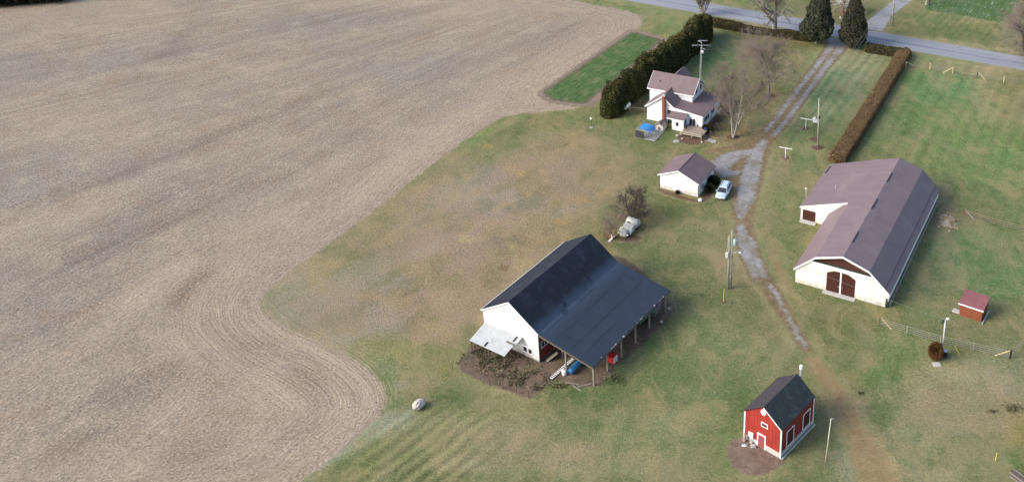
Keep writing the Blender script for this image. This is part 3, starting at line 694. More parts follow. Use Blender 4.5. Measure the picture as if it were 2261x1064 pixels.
mossroof = mat("mossy_black_shingles", (.026, .034, .038), (.036, .046, .046), 1.2, .8, .3, axis=1, period=.5, width=.03, groove=.75, bump=.04, streak=((.06, .095, .085), 1.1, .55, .5))
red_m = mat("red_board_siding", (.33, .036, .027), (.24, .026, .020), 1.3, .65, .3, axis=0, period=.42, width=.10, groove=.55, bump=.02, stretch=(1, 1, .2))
red_shaded = mat("red_board_shaded", (.24, .030, .030), (.18, .022, .022), 1.3, .65, .3, axis=1, period=.42, width=.10, groove=.55, bump=.02, stretch=(1, 1, .2))  # gable red darkened: side-wall shade painted into the colour
maroon = mat("maroon_door", (.058, .017, .012), (.045, .014, .010), 1.2, .6, .3, axis=0, period=.3, width=.05, groove=.8)
maroon_u = mat("maroon_boards", (.072, .030, .024), (.058, .024, .020), 1.5, .7, .2, axis=0, period=.3, width=.05, groove=.8)
concrete = mat("concrete", (.46, .45, .42), (.38, .37, .35), 2, .9, .2, bump=.02)
glass_m = mat("dark_glass", (.022, .028, .034), (.035, .043, .05), 2, .12, .6)
wood_gray = mat("weathered_wood", (.26, .235, .20), (.19, .17, .145), 4, .85, .2, stretch=(3, 3, .4), bump=.02)
wood_dk = mat("dark_post_wood", (.10, .085, .07), (.07, .06, .05), 3, .9, .2)
wood_new = mat("new_pine", (.62, .50, .27), (.54, .42, .22), 4, .8, .2)
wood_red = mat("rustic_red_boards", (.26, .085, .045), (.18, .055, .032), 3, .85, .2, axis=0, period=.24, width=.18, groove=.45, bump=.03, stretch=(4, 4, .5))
wood_red_shaded = mat("rustic_red_boards_shaded", (.22, .075, .042), (.16, .050, .030), 3, .85, .2, axis=1, period=.24, width=.18, groove=.45, bump=.03, stretch=(4, 4, .5))  # front boards' colour made darker to carry the side wall's shade
brick = mat("red_brick", (.26, .085, .055), (.19, .06, .042), 6, .9, .2, axis=2, period=.12, width=.16, groove=1.4, bump=.02)
metal_g = mat("galvanised_steel", (.52, .54, .55), (.42, .44, .46), 3, .4, .5, metal=.3)
metal_w = mat("white_corrugated_sheet", (.44, .46, .47), (.36, .38, .39), 1.2, .45, .4, axis=0, period=.28, width=.22, groove=.86, bump=.02, streak=((.42, .40, .36), .9, .60, .5))
dark_m = mat("dark_opening", (.020, .022, .022), (.03, .03, .03), 2, .9, .1)
dkgreen = mat("dark_green_paint", (.03, .06, .045), (.022, .045, .035), 2, .6, .3)
black_m = mat("black_rubber", (.02, .02, .022), (.03, .03, .032), 4, .8, .2)
blue_m = mat("blue_tarp", (.04, .27, .62), (.03, .22, .54), 2, .5, .4, bump=.05)
bluet = mat("blue_tank_paint", (.02, .16, .36), (.018, .12, .28), 2, .35, .5)
rustred = mat("red_paint", (.50, .025, .02), (.42, .02, .018), 2, .5, .4)
chalk = mat("chalky_white_paint", (.56, .56, .52), (.36, .36, .33), 2.2, .7, .3, streak=((.20, .19, .17), 1.8, .60, .8), bump=.03)
stone = mat("field_stone", (.42, .37, .32), (.30, .27, .24), 2.5, .9, .2, bump=.08)
slabst = mat("flagstone", (.36, .35, .33), (.28, .27, .26), 2, .9, .2, bump=.03)
bark = mat("grey_bark", (.20, .185, .165), (.11, .10, .09), 3, .95, .1, stretch=(2, 2, .4), bump=.05)
barkp = mat("pale_bark", (.33, .31, .27), (.18, .16, .14), 2, .95, .1, stretch=(1, 1, .5), bump=.05)
twig = mat("twig_bark", (.19, .165, .145), (.13, .11, .095), 2, .95, .1)
twigr = mat("reddish_twigs", (.27, .215, .185), (.20, .165, .145), .8, .95, .1)
twigd = mat("dark_twigs", (.10, .085, .075), (.07, .06, .052), 2, .95, .1)
barkr = mat("red_cedar_bark", (.30, .12, .07), (.2, .08, .05), 3, .95, .1)
pole_m = mat("pole_wood", (.36, .33, .27), (.27, .25, .20), 3, .85, .2, stretch=(3, 3, .3))
yellow = mat("yellow_plastic", (.62, .50, .06), (.55, .44, .05), 3, .5, .4)
straw_m = mat("straw", (.36, .33, .27), (.24, .21, .165), 3, .95, .1, bump=.1)
wire_m = mat("fence_wire", (.22, .23, .20), (.16, .16, .14), 3, .6, .4)

def framed(parent, name, x0, x1, z0, z1, y, m=None, fm=None, fw=.09, axis='u', label=None, mull=0, frame='frame', proud=.05):
    """window or door in a wall: panel mesh + frame mesh as its child. axis 'u': wall faces -Y at y; 'v': wall faces +X at x=y"""
    a = MB(); b = MB()
    def bx(M_, s0, s1, h0, h1, d0, d1):
        if axis == 'u': M_.box(s0, s1, y - d1, y - d0, h0, h1)
        else: M_.box(y + d0, y + d1, s0, s1, h0, h1)
    bx(a, x0, x1, z0, z1, -.02, .02)
    o = a.build(name, m or glass_m, parent)
    bx(b, x0 - fw, x1 + fw, z1, z1 + fw, -.01, proud); bx(b, x0 - fw, x1 + fw, z0 - fw, z0, -.01, proud)
    bx(b, x0 - fw, x0, z0, z1, -.01, proud); bx(b, x1, x1 + fw, z0, z1, -.01, proud)
    for k in range(mull):
        xm = x0 + (x1 - x0) * (k + 1) / (mull + 1); bx(b, xm - fw * .35, xm + fw * .35, z0, z1, -.01, proud - .01)
    b.build(frame, fm or trim_m, o)
    if label: o["label"] = label
    return o

# ------------------------------------------------------------------ big gambrel barn
def gambrel_barn():
    t = thing("gambrel_barn", "long cream barn with a mauve gambrel steel roof and maroon double doors", "barn", (30.015, 123.651), -.495)
    L = 31.47
    MB().prism([(-6.85, 0), (-6.85, 2.12), (-4.60, 4.27), (4.32, 4.27), (6.58, 2.2), (6.58, 0)], 'u', .12, L - .25).build("wall", cream_m, t)
    MB().prism([(-4.60, 4.272), (-3.93, 4.98), (0, 6.28), (3.84, 4.98), (4.36, 4.272)], 'u', .55, L - .25).build("gable_wall", maroon_u, t, ).__setitem__("label", "maroon upper gable panel")
    out = [(-7.12, 2.32), (-3.96, 5.19), (0, 6.50), (3.864, 5.19), (6.912, 2.32)]
    r = MB().roofstrip(out, .16, 'u', -.05, L).build("roof", brownroof, t)
    mb = MB()   # upper slope running on over the side wing
    mb.prism([(-11.85, 2.32), (-4.10, 5.09), (-3.96, 5.20), (-4.02, 5.04), (-11.85, 2.16)], 'u', 16.36, L).build("side_roof", brownroof, t)
    # ridge vents
    for a, b in ((4.0, 7.1), (14.0, 17.2), (22.9, 26.0)):
        MB().prism([(.04, 6.5), (.04, 6.57), (.22, 6.51), (.22, 6.44)], 'u', a, b).build("ridge_vent", mat("dark_vent", (.06, .05, .055), None) if a < 5 else bpy.data.materials["dark_vent"], r)
    MB().prism([(6.30, 2.98), (6.30, 3.05), (6.36, 3.00), (6.36, 2.92)], 'u', .1, L - .1).build("snow_guard", housroof, r)
    MB().tube([(-7.85, 22, 3.7), (-7.85, 22, 4.25)], .08, 8).build("vent_pipe", metal_g, r)
    MB().box(-11.42, -11.27, 27.9, 30.5, 2.5, 2.58).build("eave_slot", dark_m, r)
    # white rake boards
    tr_ = MB()
    def rake(pts, y0, y1, w):
        for a, b in zip(pts[:-1], pts[1:]):
            tr_.add([(a[0], y0, a[1] + .02), (b[0], y0, b[1] + .02), (b[0], y0, b[1] - w), (a[0], y0, a[1] - w), (a[0], y1, a[1] + .02), (b[0], y1, b[1] + .02), (b[0], y1, b[1] - w), (a[0], y1, a[1] - w)],
                    [(0, 1, 2, 3), (7, 6, 5, 4), (0, 4, 5, 1), (2, 6, 7, 3), (0, 3, 7, 4), (1, 2, 6, 5)])
    rake(out, -.12, -.055, .26)
    rake([(-11.88, 2.34), (-4.2, 5.06)], 16.29, 16.355, .24)
    tr_.box(-4.62, 4.36, .02, .115, 4.05, 4.30)
    tr_.box(6.62, 6.80, .12, L - .3, .95, 2.12)
    tr_.build("trim", trim_m, t)
    MB().box(-4.5, 4.3, .12, .55, 4.275, 4.30).build("shaded_ledge", dkgreen, t)  # dark green strip paints in the shadow line above the trim
    # side wing
    MB().prism([(-11.7, 0), (-11.7, 2.12), (-6.86, 3.86), (-6.86, 0)], 'u', 16.42, L - .25).build("wing_wall", cream_m, t)
    w = MB(); w.prism([(-6.853, 2.2), (-6.853, 3.86), (-4.7, 4.60), (-6.7, 2.7)], 'u', 16.44, 16.6); w.build("wing_gable", cream_m, t)
    d = MB().box(-11.35, -9.25, 16.36, 16.41, .05, 1.95).build("wing_door", maroon, t)
    MB().box(-11.6, -9.0, 15.5, 16.35, 0.0, .13).build("doorstep", concrete, t)
    # paired doors with clipped tops
    dl = MB().prism([(-2.2, .08), (-2.2, 3.1), (-1.2, 3.62), (-.24, 3.66), (-.24, .08)], 'u', .06, .115).build("barn_door", maroon, t)
    dr_ = MB().prism([(-.03, .08), (-.03, 3.66), (.88, 3.62), (1.95, 3.06), (1.95, .08)], 'u', .06, .115).build("barn_door", maroon, t)
    MB().box(-.24, -.03, .02, .115, .08, 3.8).build("door_post", trim_m, t)
    for x in (-.42, .15): MB().box(x - .03, x + .03, -.0, .055, 1.1, 1.35).build("handle", metal_g, dl if x < 0 else dr_)
    MB().box(-2.5, 2.2, -.75, .1, 0, .1).build("concrete_apron", concrete, t)
    # open lower side with posts and pipe gates
    lo = MB(); lo.box(6.585, 6.63, .15, L - .3, 0.1, .94); lo.build("lower_side", dark_m, t)
    for k in range(11): MB().box(6.64, 6.76, .3 + k * 3.05, .45 + k * 3.05, 0, .95).build("side_post", wood_gray, t)
    g = MB()
    for z in (.3, .6, .9): g.tube([(7.05, .2, z), (7.05, 30, z)], .016, 4)
    for k in range(16): g.tube([(7.05, .2 + k * 2, 0), (7.05, .2 + k * 2, 1.0)], .025, 4)
    g.build("pipe_rail", metal_g, t)
    g2 = MB()
    for z in (.1, .55, 1.0): g2.tube([(3.2, -.06, z), (6.4, -.06, z)], .02, 4)
    for x in (3.2, 4.3, 5.4, 6.4): g2.tube([(x, -.06, .1), (x, -.06, 1.0)], .02, 4)
    g2.build("wire_gate", metal_g, t)
    MB().box(6.45, 6.62, -.14, .05, 0, 1.5).build("corner_board", wood_dk, t)
    # mast with lamp on the wing eave
    p = MB(); p.tube([(-12.0, 19.9, 2.0), (-12.15, 20.0, 3.5)], .05, 6)
    q = p.build("chimney_pipe", metal_g, t); MB().ball((-12.15, 20.0, 3.6), .17, nu=8, nv=6).build("pipe_cap", trim_m, q)
    return t
gambrel_barn()

# ------------------------------------------------------------------ white barn with open lean-to
def white_barn():
    t = thing("white_barn", "white gabled barn with black shingle roof sweeping down over an open lean-to", "barn", (-16.107, 113.074), -.591)
    L = 18.8
    MB().prism([(-4.75, .25), (-4.75, 4.42), (0, 7.52), (4.55, 4.50), (4.55, .25)], 'u', .15, L - .2).build("wall", white_m, t)
    MB().prism([(-4.78, 0), (-4.78, .25), (4.58, .25), (4.58, 0)], 'u', .12, L - .17).build("foundation", concrete, t)
    out = [(-4.96, 4.65), (0, 7.83), (4.705, 4.65), (13.426, 3.148)]
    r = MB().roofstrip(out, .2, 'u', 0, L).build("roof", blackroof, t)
    f = MB()
    for a, b in zip(out[:2], out[1:3]):
        f.prism([(a[0], a[1] - .05), (b[0], b[1] - .05), (b[0], b[1] - .24), (a[0], a[1] - .24)], 'u', -.05, -.003)
    f.box(-5.02, -4.963, -.03, L, 4.42, 4.66); f.build("trim", trim_m, t)
    f = MB(); f.prism([(4.705, 4.60), (13.43, 3.10), (13.43, 2.92), (4.705, 4.42)], 'u', -.05, -.003); f.box(13.43, 13.48, -.05, L, 2.93, 3.12); f.build("lean_to_fascia", wood_dk, t)
    # long lap seams and curled shingle courses on the lean-to slope
    sm = MB()
    for x, a, b in ((7.1, 1, 6.0), (7.0, 7.0, 16), (9.5, .6, 18), (11.2, 2, 9), (5.3, 1.2, 4.2), (5.25, 8.5, 12.3), (3.0, 6, 9), (2.1, 11, 15.5)):
        z = 4.65 - (x - 4.705) * .1722 if x > 4.7 else 4.65 + (4.705 - x) * .676
        sm.beam((x, a, z + .004), (x, b, z + .004), .05, .02)
    for k in range(6):
        y = 3 * k + 2.2; sm.beam((7.0, y, 4.258), (9.4, y, 3.844), .03, .02)
    sm.build("roof_seam", black_m, r)
    framed(t, "window", 1.95, 2.55, .72, 1.42, .15, fw=.12); framed(t, "window", 2.82, 3.4, .72, 1.42, .15, fw=.12)
    # red inner wall
    w = MB(); w.box(4.56, 4.62, .2, L - .25, .1, 4.3); rw = w.build("red_side_wall", red_shaded, t)
    framed(rw, "side_window", .7, 1.9, 1.9, 2.8, 4.62, axis='v', mull=1, fw=.1)
    MB().box(4.63, 4.72, .1, .3, 0, 4.3).build("corner_post", dkgreen, t)
    for y in (.3, 3.4, 6.7, 10.1, 13.6, 17.8):
        zt = 2.9
        MB().box(13.12, 13.30, y - .09, y + .09, 0, zt).build("post", wood_gray, t)
    MB().box(8.95, 9.12, .0, .18, 0, 3.60).build("post", wood_gray, t)
    MB().box(6.5, 6.64, 2.5, 2.64, 0, 4.05).build("post", wood_gray, t)
    b = MB(); b.beam((13.2, .1, 2.84), (13.2, 18.6, 2.84), .08, .2); b.beam((4.8, .12, 4.28), (13.2, .12, 2.84), .08, .18)
    for k in range(1, 12): b.beam((4.8, .12 + k * 1.55, 4.28), (13.2, .12 + k * 1.55, 2.84), .05, .16)
    b.build("rafters", wood_gray, t)
    # white corrugated awning
    aw = MB()
    def slab(x0, x1, u0, u1, z0, z1, th=.05):
        aw.add([(x0, u0, z0), (x1, u0, z0), (x1, u1, z1), (x0, u1, z1), (x0, u0, z0 - th), (x1, u0, z0 - th), (x1, u1, z1 - th), (x0, u1, z1 - th)],
               [(0, 1, 2, 3), (7, 6, 5, 4), (0, 4, 5, 1), (1, 5, 6, 2), (2, 6, 7, 3), (3, 7, 4, 0)])
    slab(-4.4, 1.6, -3.3, -1.45, 2.0, 2.42); slab(-4.4, .35, -1.5, .14, 2.45, 2.82); slab(.37, 1.95, -1.2, .14, 2.62, 2.90)
    a = aw.build("awning", metal_w, t)
    for (x0, x1, u0, u1, z0, z1) in ((-2.05, -1.72, -3.2, -2.45, 2.03, 2.20), (1.1, 1.45, -1.05, -.15, 2.665, 2.845)):
        pm = MB(); pm.add([(x0, u0, z0 + .012), (x1, u0, z0 + .012), (x1, u1, z1 + .012), (x0, u1, z1 + .012)], [(0, 1, 2, 3)]); pm.build("skylight_strip", glass_m, a)
    for (x, u) in ((-2.2, -1.2), (-1.6, -1.9), (-2.6, -1.0), (-1.4, -2.2)): hl = MB(); hl.ball((x, u, 2.44 + (u + 1.45) * .227 + .01), .09, 1.2, .7, .1, 6, 4); hl.build("rust_hole", dark_m, a)
    for x, u, z in ((-4.3, -3.1, 1.97), (-1.17, -3.15, 1.97), (1.3, -3.0, 2.0)): MB().box(x - .07, x + .07, u - .07, u + .07, 0, z).build("awning_post", wood_dk, t)
    b = MB(); b.beam((-4.35, -3.1, 1.93), (1.5, -3.1, 1.93), .1, .12); b.build("awning_beam", wood_dk, t)
    return t
wb = white_barn()
def WB(u, v, h=0):
    a = .591; return (-16.107 + math.sin(a) * u + math.cos(a) * v, 113.074 + math.cos(a) * u - math.sin(a) * v, h)
WR = -.591

# ------------------------------------------------------------------ garage
def garage():
    t = thing("garage", "small white garage with a two tone brown steel roof beside the gravel pad", "garage", (8.3, 152.346), -.493)
    L = 7.0
    MB().prism([(-3.55, .2), (-3.55, 2.5), (0, 4.1), (3.55, 2.5), (3.55, .2)], 'u', .2, L - .2).build("wall", white_m, t)
    MB().box(-3.57, 3.57, .18, L - .18, 0, .2).build("foundation", concrete, t)
    out = [(-3.86, 2.65), (0, 4.28), (3.82, 2.65)]
    r = MB().roofstrip(out, .12, 'u', 0, L).build("roof", housroof, t)
    f = MB()
    for a, b in zip(out[:-1], out[1:]): f.prism([(a[0], a[1] + .01), (b[0], b[1] + .01), (b[0], b[1] - .2), (a[0], a[1] - .2)], 'u', -.05, -.003)
    f.build("rake_trim", trim_m, t)
    MB().box(-.05, .05, .0, L, 4.27, 4.31).build("ridge_cap", maroon, r)
    for x in (-3.62, 3.62):
        b = MB(); b.tube([(x, .1, 2.4), (x, .13, .15)], .06, 6); b.build("downspout", mat("brown_gutter", (.12, .09, .09)) if x < 0 else bpy.data.materials["brown_gutter"], t)
    b = MB(); b.box(3.80, 3.92, 0, L, 2.52, 2.63); b.build("gutter", bpy.data.materials["brown_gutter"], t)
    for a in (1.1, 1.75): framed(t, "window", a, a + .48, 1.0, 1.85, 3.55, axis='v', fw=.07)
    MB().box(-2.3, 2.3, L - .2, L - .13, .1, 2.2).build("overhead_door", trim_m, t)
garage()

# ------------------------------------------------------------------ red barn
def red_barn():
    t = thing("red_barn", "small bright red barn with black mossy roof on a white foundation", "barn", (15.038, 94.668), -.718)
    L = 7.3
    MB().prism([(-2.58, .72), (-2.58, 4.02), (0, 5.98), (2.45, 4.02), (2.45, .72)], 'u', .1, L - .1).build("wall", red_m, t)
    w = MB().box(2.452, 2.475, .12, L - .12, .74, 4.0).build("side_siding", red_shaded, t)
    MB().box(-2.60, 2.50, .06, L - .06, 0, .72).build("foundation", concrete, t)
    out = [(-2.73, 4.16), (-.02, 6.16), (2.58, 4.16)]
    r = MB().roofstrip([out[0], out[1]], .1, 'u', 0, L).build("roof_slope", mat("brown_black_shingles", (.050, .042, .050), (.036, .032, .04), 1.4, .85, .3, axis=1, period=.5, width=.03, groove=.7, bump=.04, streak=((.20, .20, .18), 2.2, .66, .8)), t)
    r2 = MB().roofstrip([out[1], out[2]], .1, 'u', -.002, L + .002).build("roof_slope", mossroof, t); r2["label"] = "greenish black roof slope over the doors"
    f = MB()
    f.prism([(0, 6.12), (2.60, 4.14), (2.60, 3.98), (0, 5.96)], 'u', -.03, .06)
    f.build("rake_trim", trim_m, t)
    MB().box(-2.66, -2.50, .02, .26, .0, 4.0).build("corner_board", trim_m, t); MB().box(2.40, 2.54, .02, .15, .0, 4.02).build("corner_board", trim_m, t); MB().box(2.48, 2.54, L - .2, L - .06, .1, 4.0).build("corner_board", trim_m, t)
    framed(t, "window", -.2, .52, 3.3, 3.75, .1, m=maroon_u, fw=.1)
    oc = MB(); pr = [(-.05 + .36 * math.cos(a * math.pi / 4 + .39), 5.32 + .42 * math.sin(a * math.pi / 4 + .39)) for a in range(8)]
    oc.prism(pr, 'u', .03, .095); o = oc.build("gable_vent", trim_m, t)
    s = MB()
    for k in range(4): s.box(-.28, .18, .015, .028, 5.05 + k * .15, 5.10 + k * .15)
    s.build("louvre", metal_g, o)
    MB().prism([(-.62, .05), (-.62, 1.85), (.3, 1.85), (.3, .05)], 'u', .03, .07).build("entrance_door", mat("faded_red_door", (.24, .07, .06), (.2, .06, .05), 2, .7), t)
    f = MB(); f.box(-.75, -.62, .02, .09, .0, 1.95); f.box(.3, .43, .02, .09, 0, 1.95); f.box(-.75, .43, .0, .1, 1.85, 2.0); f.build("door_frame", trim_m, t)
    for a in (1.25, 4.8): framed(t, "side_door", a + .1, a + 1.5, .80, 2.95, 2.478, m=maroon, axis='v', fw=.1)
    c = MB(); c.tube([(.27, L + .25, 0), (.27, L + .25, 6.9)], .14, 8); k = c.build("chimney_pipe", metal_g, t)
    cc = MB(); cc.tube([(.27, L + .25, 6.9), (.27, L + .25, 7.35)], [.20, .20], 8); cc.build("chimney_cap", trim_m, k)
    g = MB(); g.beam((2.75, 0, .1), (2.78, L - .1, .1), .16, .14); g.build("drain_board", metal_g, t)
    bx = MB(); bx.box(-1.6, -1.25, -.12, .05, .75, 1.5); bx.box(-1.95, -1.7, -.1, .05, .85, 1.45); bx.build("meter_box", trim_m, t)
    return t
red_barn()
def RB(u, v, h=0):
    a = .718; return (15.038 + math.sin(a) * u + math.cos(a) * v, 94.668 + math.cos(a) * u - math.sin(a) * v, h)
t = thing("gas_cylinder", "rusty upright gas cylinder standing at the left corner of the red barn", "gas cylinder", RB(-.35, -2.25))
b = MB(); b.tube([(0, 0, .05), (0, 0, .1), (0, 0, 1.05), (0, 0, 1.2)], [.17, .2, .2, .1], 10); b.build("body", mat("rusty_grey", (.40, .36, .30), (.25, .18, .13), 3), t, True)
b = MB(); b.tube([(0, 0, 1.2), (0, 0, 1.36)], .06, 6); b.build("valve", metal_g, t)
b = MB(); b.tube([(-.75 + .3, -.35, .03), (-.35, -.35, .03), (.2, .0, .05), (.35, .1, .6), (.3, .25, 1.1)], .05, 6); b.ball((-.4, -.35, .06), .3, 1.3, .8, .25, 8, 5); tag(b.build("feed_pipe", chalk, None, True, RB(-.4, -1.75)), "bent white pipe with a flat foot lying by the red barn wall", "pipe")
b = MB(); b.box(-.3, .3, -.18, .18, 0, .14); b.box(-.22, .22, -.14, .14, .14, .28); o = b.build("step_block", concrete, None, False, RB(-.45, -.95)); tag(o, "pale concrete step block on bare earth left of the red barn door", "step")
b = MB(); b.ball((0, 0, .14), .2, 1, .8, 1, 7, 5, .15, 3); tag(b.build("stone", stone, None, False, RB(-.15, -1.35)), "pale stone against the foundation of the red barn", "stone")

# ------------------------------------------------------------------ field shelter
def shelter():
    t = thing("field_shelter", "small rustic red board shed with a maroon lean roof in the pasture", "shed", (45.777, 118.258), -.60)
    c = MB(); c.prism([(.15, 0), (.15, 1.86), (2.7, 2.42), (2.7, 0)], 'v', -.45, 2.55); w = c.build("wall", wood_red, t)
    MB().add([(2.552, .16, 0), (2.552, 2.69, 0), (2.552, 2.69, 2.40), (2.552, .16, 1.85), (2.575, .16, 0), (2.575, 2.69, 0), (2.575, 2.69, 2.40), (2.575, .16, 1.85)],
             [(0, 1, 2, 3), (7, 6, 5, 4), (0, 4, 5, 1), (1, 5, 6, 2), (2, 6, 7, 3), (3, 7, 4, 0)]).build("side_boards", wood_red_shaded, t)
    r = MB().prism([(0, 1.98), (2.87, 2.60), (2.87, 2.52), (0, 1.90)], 'v', -.65, 2.75).build("roof", redroof, t)
    MB().box(-.67, 2.77, -.05, -.003, 1.82, 2.0).build("fascia", trim_m, t)
    MB().beam((2.85, -.35, .12), (2.8, 3.0, .12), .14, .16).build("skid_rail", metal_g, t)
    MB().box(-1.5, -.46, .3, 1.1, 0, .12).build("doorstep", concrete, t)
shelter()

# ------------------------------------------------------------------ farmhouse
def farmhouse():
    t = thing("farmhouse", "white two storey farmhouse with brown steel roofs and a brick chimney", "house", (6.717, 178.145), -.45)
    # rear wing and porch
    MB().prism([(-3.4, 0), (-3.4, 2.82), (0, 5.46), (2.33, 3.52), (8.05, 2.80), (8.05, 0)], 'u', .3, 4.2).build("wing_wall", white_lap, t)
    MB().box(4.2, 8.05, 4.2, 9.6, 0, 2.72).build("porch_wall", white_lap, t)
    rf = MB().roofstrip([(-3.684, 2.928), (0, 5.668), (2.33, 3.708)], .13, 'u', 0, 4.6).build("wing_roof", housroof, t)
    MB().roofstrip([(2.33, 3.712), (8.284, 2.93)], .13, 'u', -.002, 9.75).build("porch_roof", housroof, t)
    f = MB()
    pr = [(-3.684, 2.928), (0, 5.668), (2.33, 3.708), (8.284, 2.93)]
    for a, b in zip(pr[:-1], pr[1:]): f.prism([(a[0], a[1] + .015), (b[0], b[1] + .015), (b[0], b[1] - .22), (a[0], a[1] - .22)], 'u', -.055, -.005)
    f.box(-3.76, -3.69, 0, 4.0, 2.72, 2.93); f.build("rake_trim", trim_m, t)
    # main block, ridge along X
    m0, m1 = -4.794, 4.858
    MB().prism([(3.95, 0), (3.95, 4.85), (6.77, 7.18), (9.6, 4.85), (9.6, 0)], 'v', m0 + .35, m1 - .35).build("main_wall", white_lap, t)
    MB().prism([(3.643, 5.0), (6.773, 7.375), (9.85, 5.0), (9.85, 4.87), (6.773, 7.24), (3.643, 4.87)], 'v', m0, m1).build("main_roof", housroof_x, t)
    f = MB()
    rk = [(3.643, 5.0), (6.773, 7.375), (9.85, 5.0)]
    for x in (m0 - .05, m1 + .003):
        for a, b in zip(rk[:-1], rk[1:]): f.prism([(a[0], a[1] + .015), (b[0], b[1] + .015), (b[0], b[1] - .22), (a[0], a[1] - .22)], 'v', x, x + .05)
    f.box(m0, m1, 3.58, 3.64, 4.78, 5.0); f.build("main_trim", trim_m, t)
    for a in (5.6, 7.75): framed(t, "gable_window", a, a + .95, 4.45, 5.45, m1 - .35, axis='v', fw=.1)
    # rear cross gable
    MB().prism([(-2.6, 0), (-2.6, 4.6), (-.5, 6.55), (1.6, 4.6), (1.6, 0)], 'u', 9.5, 11.9).build("rear_wall", white_lap, t)
    MB().roofstrip([(-2.9, 4.5), (-.55, 6.85), (1.8, 4.5)], .12, 'u', 7.6, 12.2).build("rear_roof", housroof, t)
    # chimney
    c = MB(); c.box(.05, .60, -.42, .16, 0, 5.9); ch = c.build("chimney", brick, t)
    MB().box(-.02, .67, -.49, .23, 5.9, 6.05).build("chimney_crown", concrete, ch)
    MB().tube([(.33, -.13, 6.05), (.33, -.13, 6.3)], .12, 8).build("flue", metal_g, ch)
    # vestibule
    MB().prism([(-1.75, 0), (-1.75, 2.32), (.29, 2.72), (.29, 0)], 'v', 2.67, 5.05).build("vestibule_wall", white_lap, t)
    MB().prism([(-1.98, 2.40), (.28, 2.86), (.28, 2.76), (-1.98, 2.30)], 'v', 1.75, 5.22).build("vestibule_roof", housroof_x, t)
    f = MB(); f.box(1.73, 5.24, -2.03, -1.985, 2.24, 2.42); f.build("vestibule_trim", trim_m, t)
    framed(t, "small_window", 3.45, 4.05, .95, 1.75, -1.75, fw=.12, mull=0)
    MB().box(1.0, 2.6, .24, .295, .1, 1.9).build("back_door", dkgreen, t)
    MB().box(.9, 1.75, .24, .295, 2.1, 2.85).build("side_window", glass_m, t)
    d = framed(t, "patio_door", 5.42, 6.62, .45, 1.98, .3, fw=.1, mull=1)
    MB().box(6.95, 7.2, .22, .29, .55, .95).build("wall_box", black_m, t)
    MB().box(5.052, 5.08, -1.5, -.4, .5, 2.1).build("vestibule_door", mat("blue_grey_door", (.10, .14, .22)), t)
    for a, b, n in ((1.15, 3.7, 2), (4.75, 6.5, 1)): framed(t, "porch_window", a, b, 1.15, 2.1, 8.05, axis='v', fw=.08, mull=n)
    MB().tube([(-2.7, 5.0, 5.9), (-2.7, 5.0, 6.45)], .08, 8).build("roof_vent", dark_m, t)
    return t
hs = farmhouse()
def HS(u, v, h=0):
    a = .45; return (6.717 + math.sin(a) * u + math.cos(a) * v, 178.145 + math.cos(a) * u - math.sin(a) * v, h)
HR = -.45
def planks(M_, x0, x1, y0, y1, z0, z1, n, axis='y', gap=.02):
    for k in range(n):
        if axis == 'y': a = y0 + (y1 - y0) * k / n; b = y0 + (y1 - y0) * (k + 1) / n - gap; M_.box(x0, x1, a, b, z0, z1)
        else: a = x0 + (x1 - x0) * k / n; b = x0 + (x1 - x0) * (k + 1) / n - gap; M_.box(a, b, y0, y1, z0, z1)
t = thing("deck", "raised weathered wooden deck at the patio door of the farmhouse", "deck", HS(-1.6, 7.4), HR)
b = MB(); planks(b, -2.2, 2.0, -1.7, 1.7, .66, .72, 22); b.build("deck_boards", mat("deck_wood", (.30, .25, .20), (.24, .20, .165), 3, .85, .2), t)
for x in (-2.1, -.1, 1.9):
    for y in (-1.6, 1.6): MB().box(x - .06, x + .06, y - .06, y + .06, 0, .66).build("leg", wood_gray, t)
b = MB(); b.box(-2.2, 2.0, -1.74, -1.705, .45, .66); b.build("deck_frame", wood_gray, t)
b = MB(); b.box(-2.3, 2.05, -2.05, -1.78, .95, 1.0); b.box(-2.3, 2.05, -2.1, -2.05, .62, .80); [b.box(x, x + .1, -2.0, -1.8, .1, .95) for x in (-2.2, 0, 1.9)]; b.build("bench_rail", mat("pale_deck_rail", (.42, .38, .31), (.34, .30, .25), 3), t)
b = MB()
for k in range(3): b.box(2.02 + k * .3, 2.32 + k * .3, -1.75, -.4, 0, .5 - k * .17)
b.build("steps", wood_dk, t)
MB().tube([(2.05, -.3, .7), (2.05, -.3, 1.6)], .05, 5).build('newel_post', wood_dk, t)
b = MB(); b.tube([(2.05, -1.85, 0), (2.05, -1.85, 1.5)], .05, 5); b.tube([(2.9, -1.85, 0), (2.9, -1.85, .9)], .05, 5); b.beam((2.05, -1.85, 1.45), (2.9, -1.85, .9), .06, .06); b.build("handrail", wood_dk, t)
b = MB(); b.ball((0, 0, .1), .14, nu=8, nv=6); tag(b.build("garden_ball", trim_m, None, True, HS(-4.35, 9.75)), "small white ball light by the foot of the deck steps", "garden light")
b = MB(); b.box(-.3, .3, -.25, .25, 0, .35); b.box(-.34, .34, -.28, .28, .35, .40); tag(b.build("storage_box", mat("navy_plastic", (.03, .06, .16)), None, False, HS(-.6, 9.1, .72)), "small navy blue box on the far corner of the deck", "storage box")
t = thing("barbecue", "small black covered barbecue on the deck beside the vestibule", "barbecue", HS(-2.2, 5.6, .72), HR); b = MB(); b.ball((0, 0, .6), .3, 1.2, .8, .7, 10, 6); b.build("lid", black_m, t, True)
b = MB(); [b.tube([(x, y, 0), (x * .6, y * .6, .55)], .03, 5) for x in (-.25, .25) for y in (-.2, .2)]; b.build("stand", black_m, t)
b = MB(); pr = [(.62 * math.cos(a * math.pi / 4 + .2), .55 * math.sin(a * math.pi / 4 + .2)) for a in range(8)]
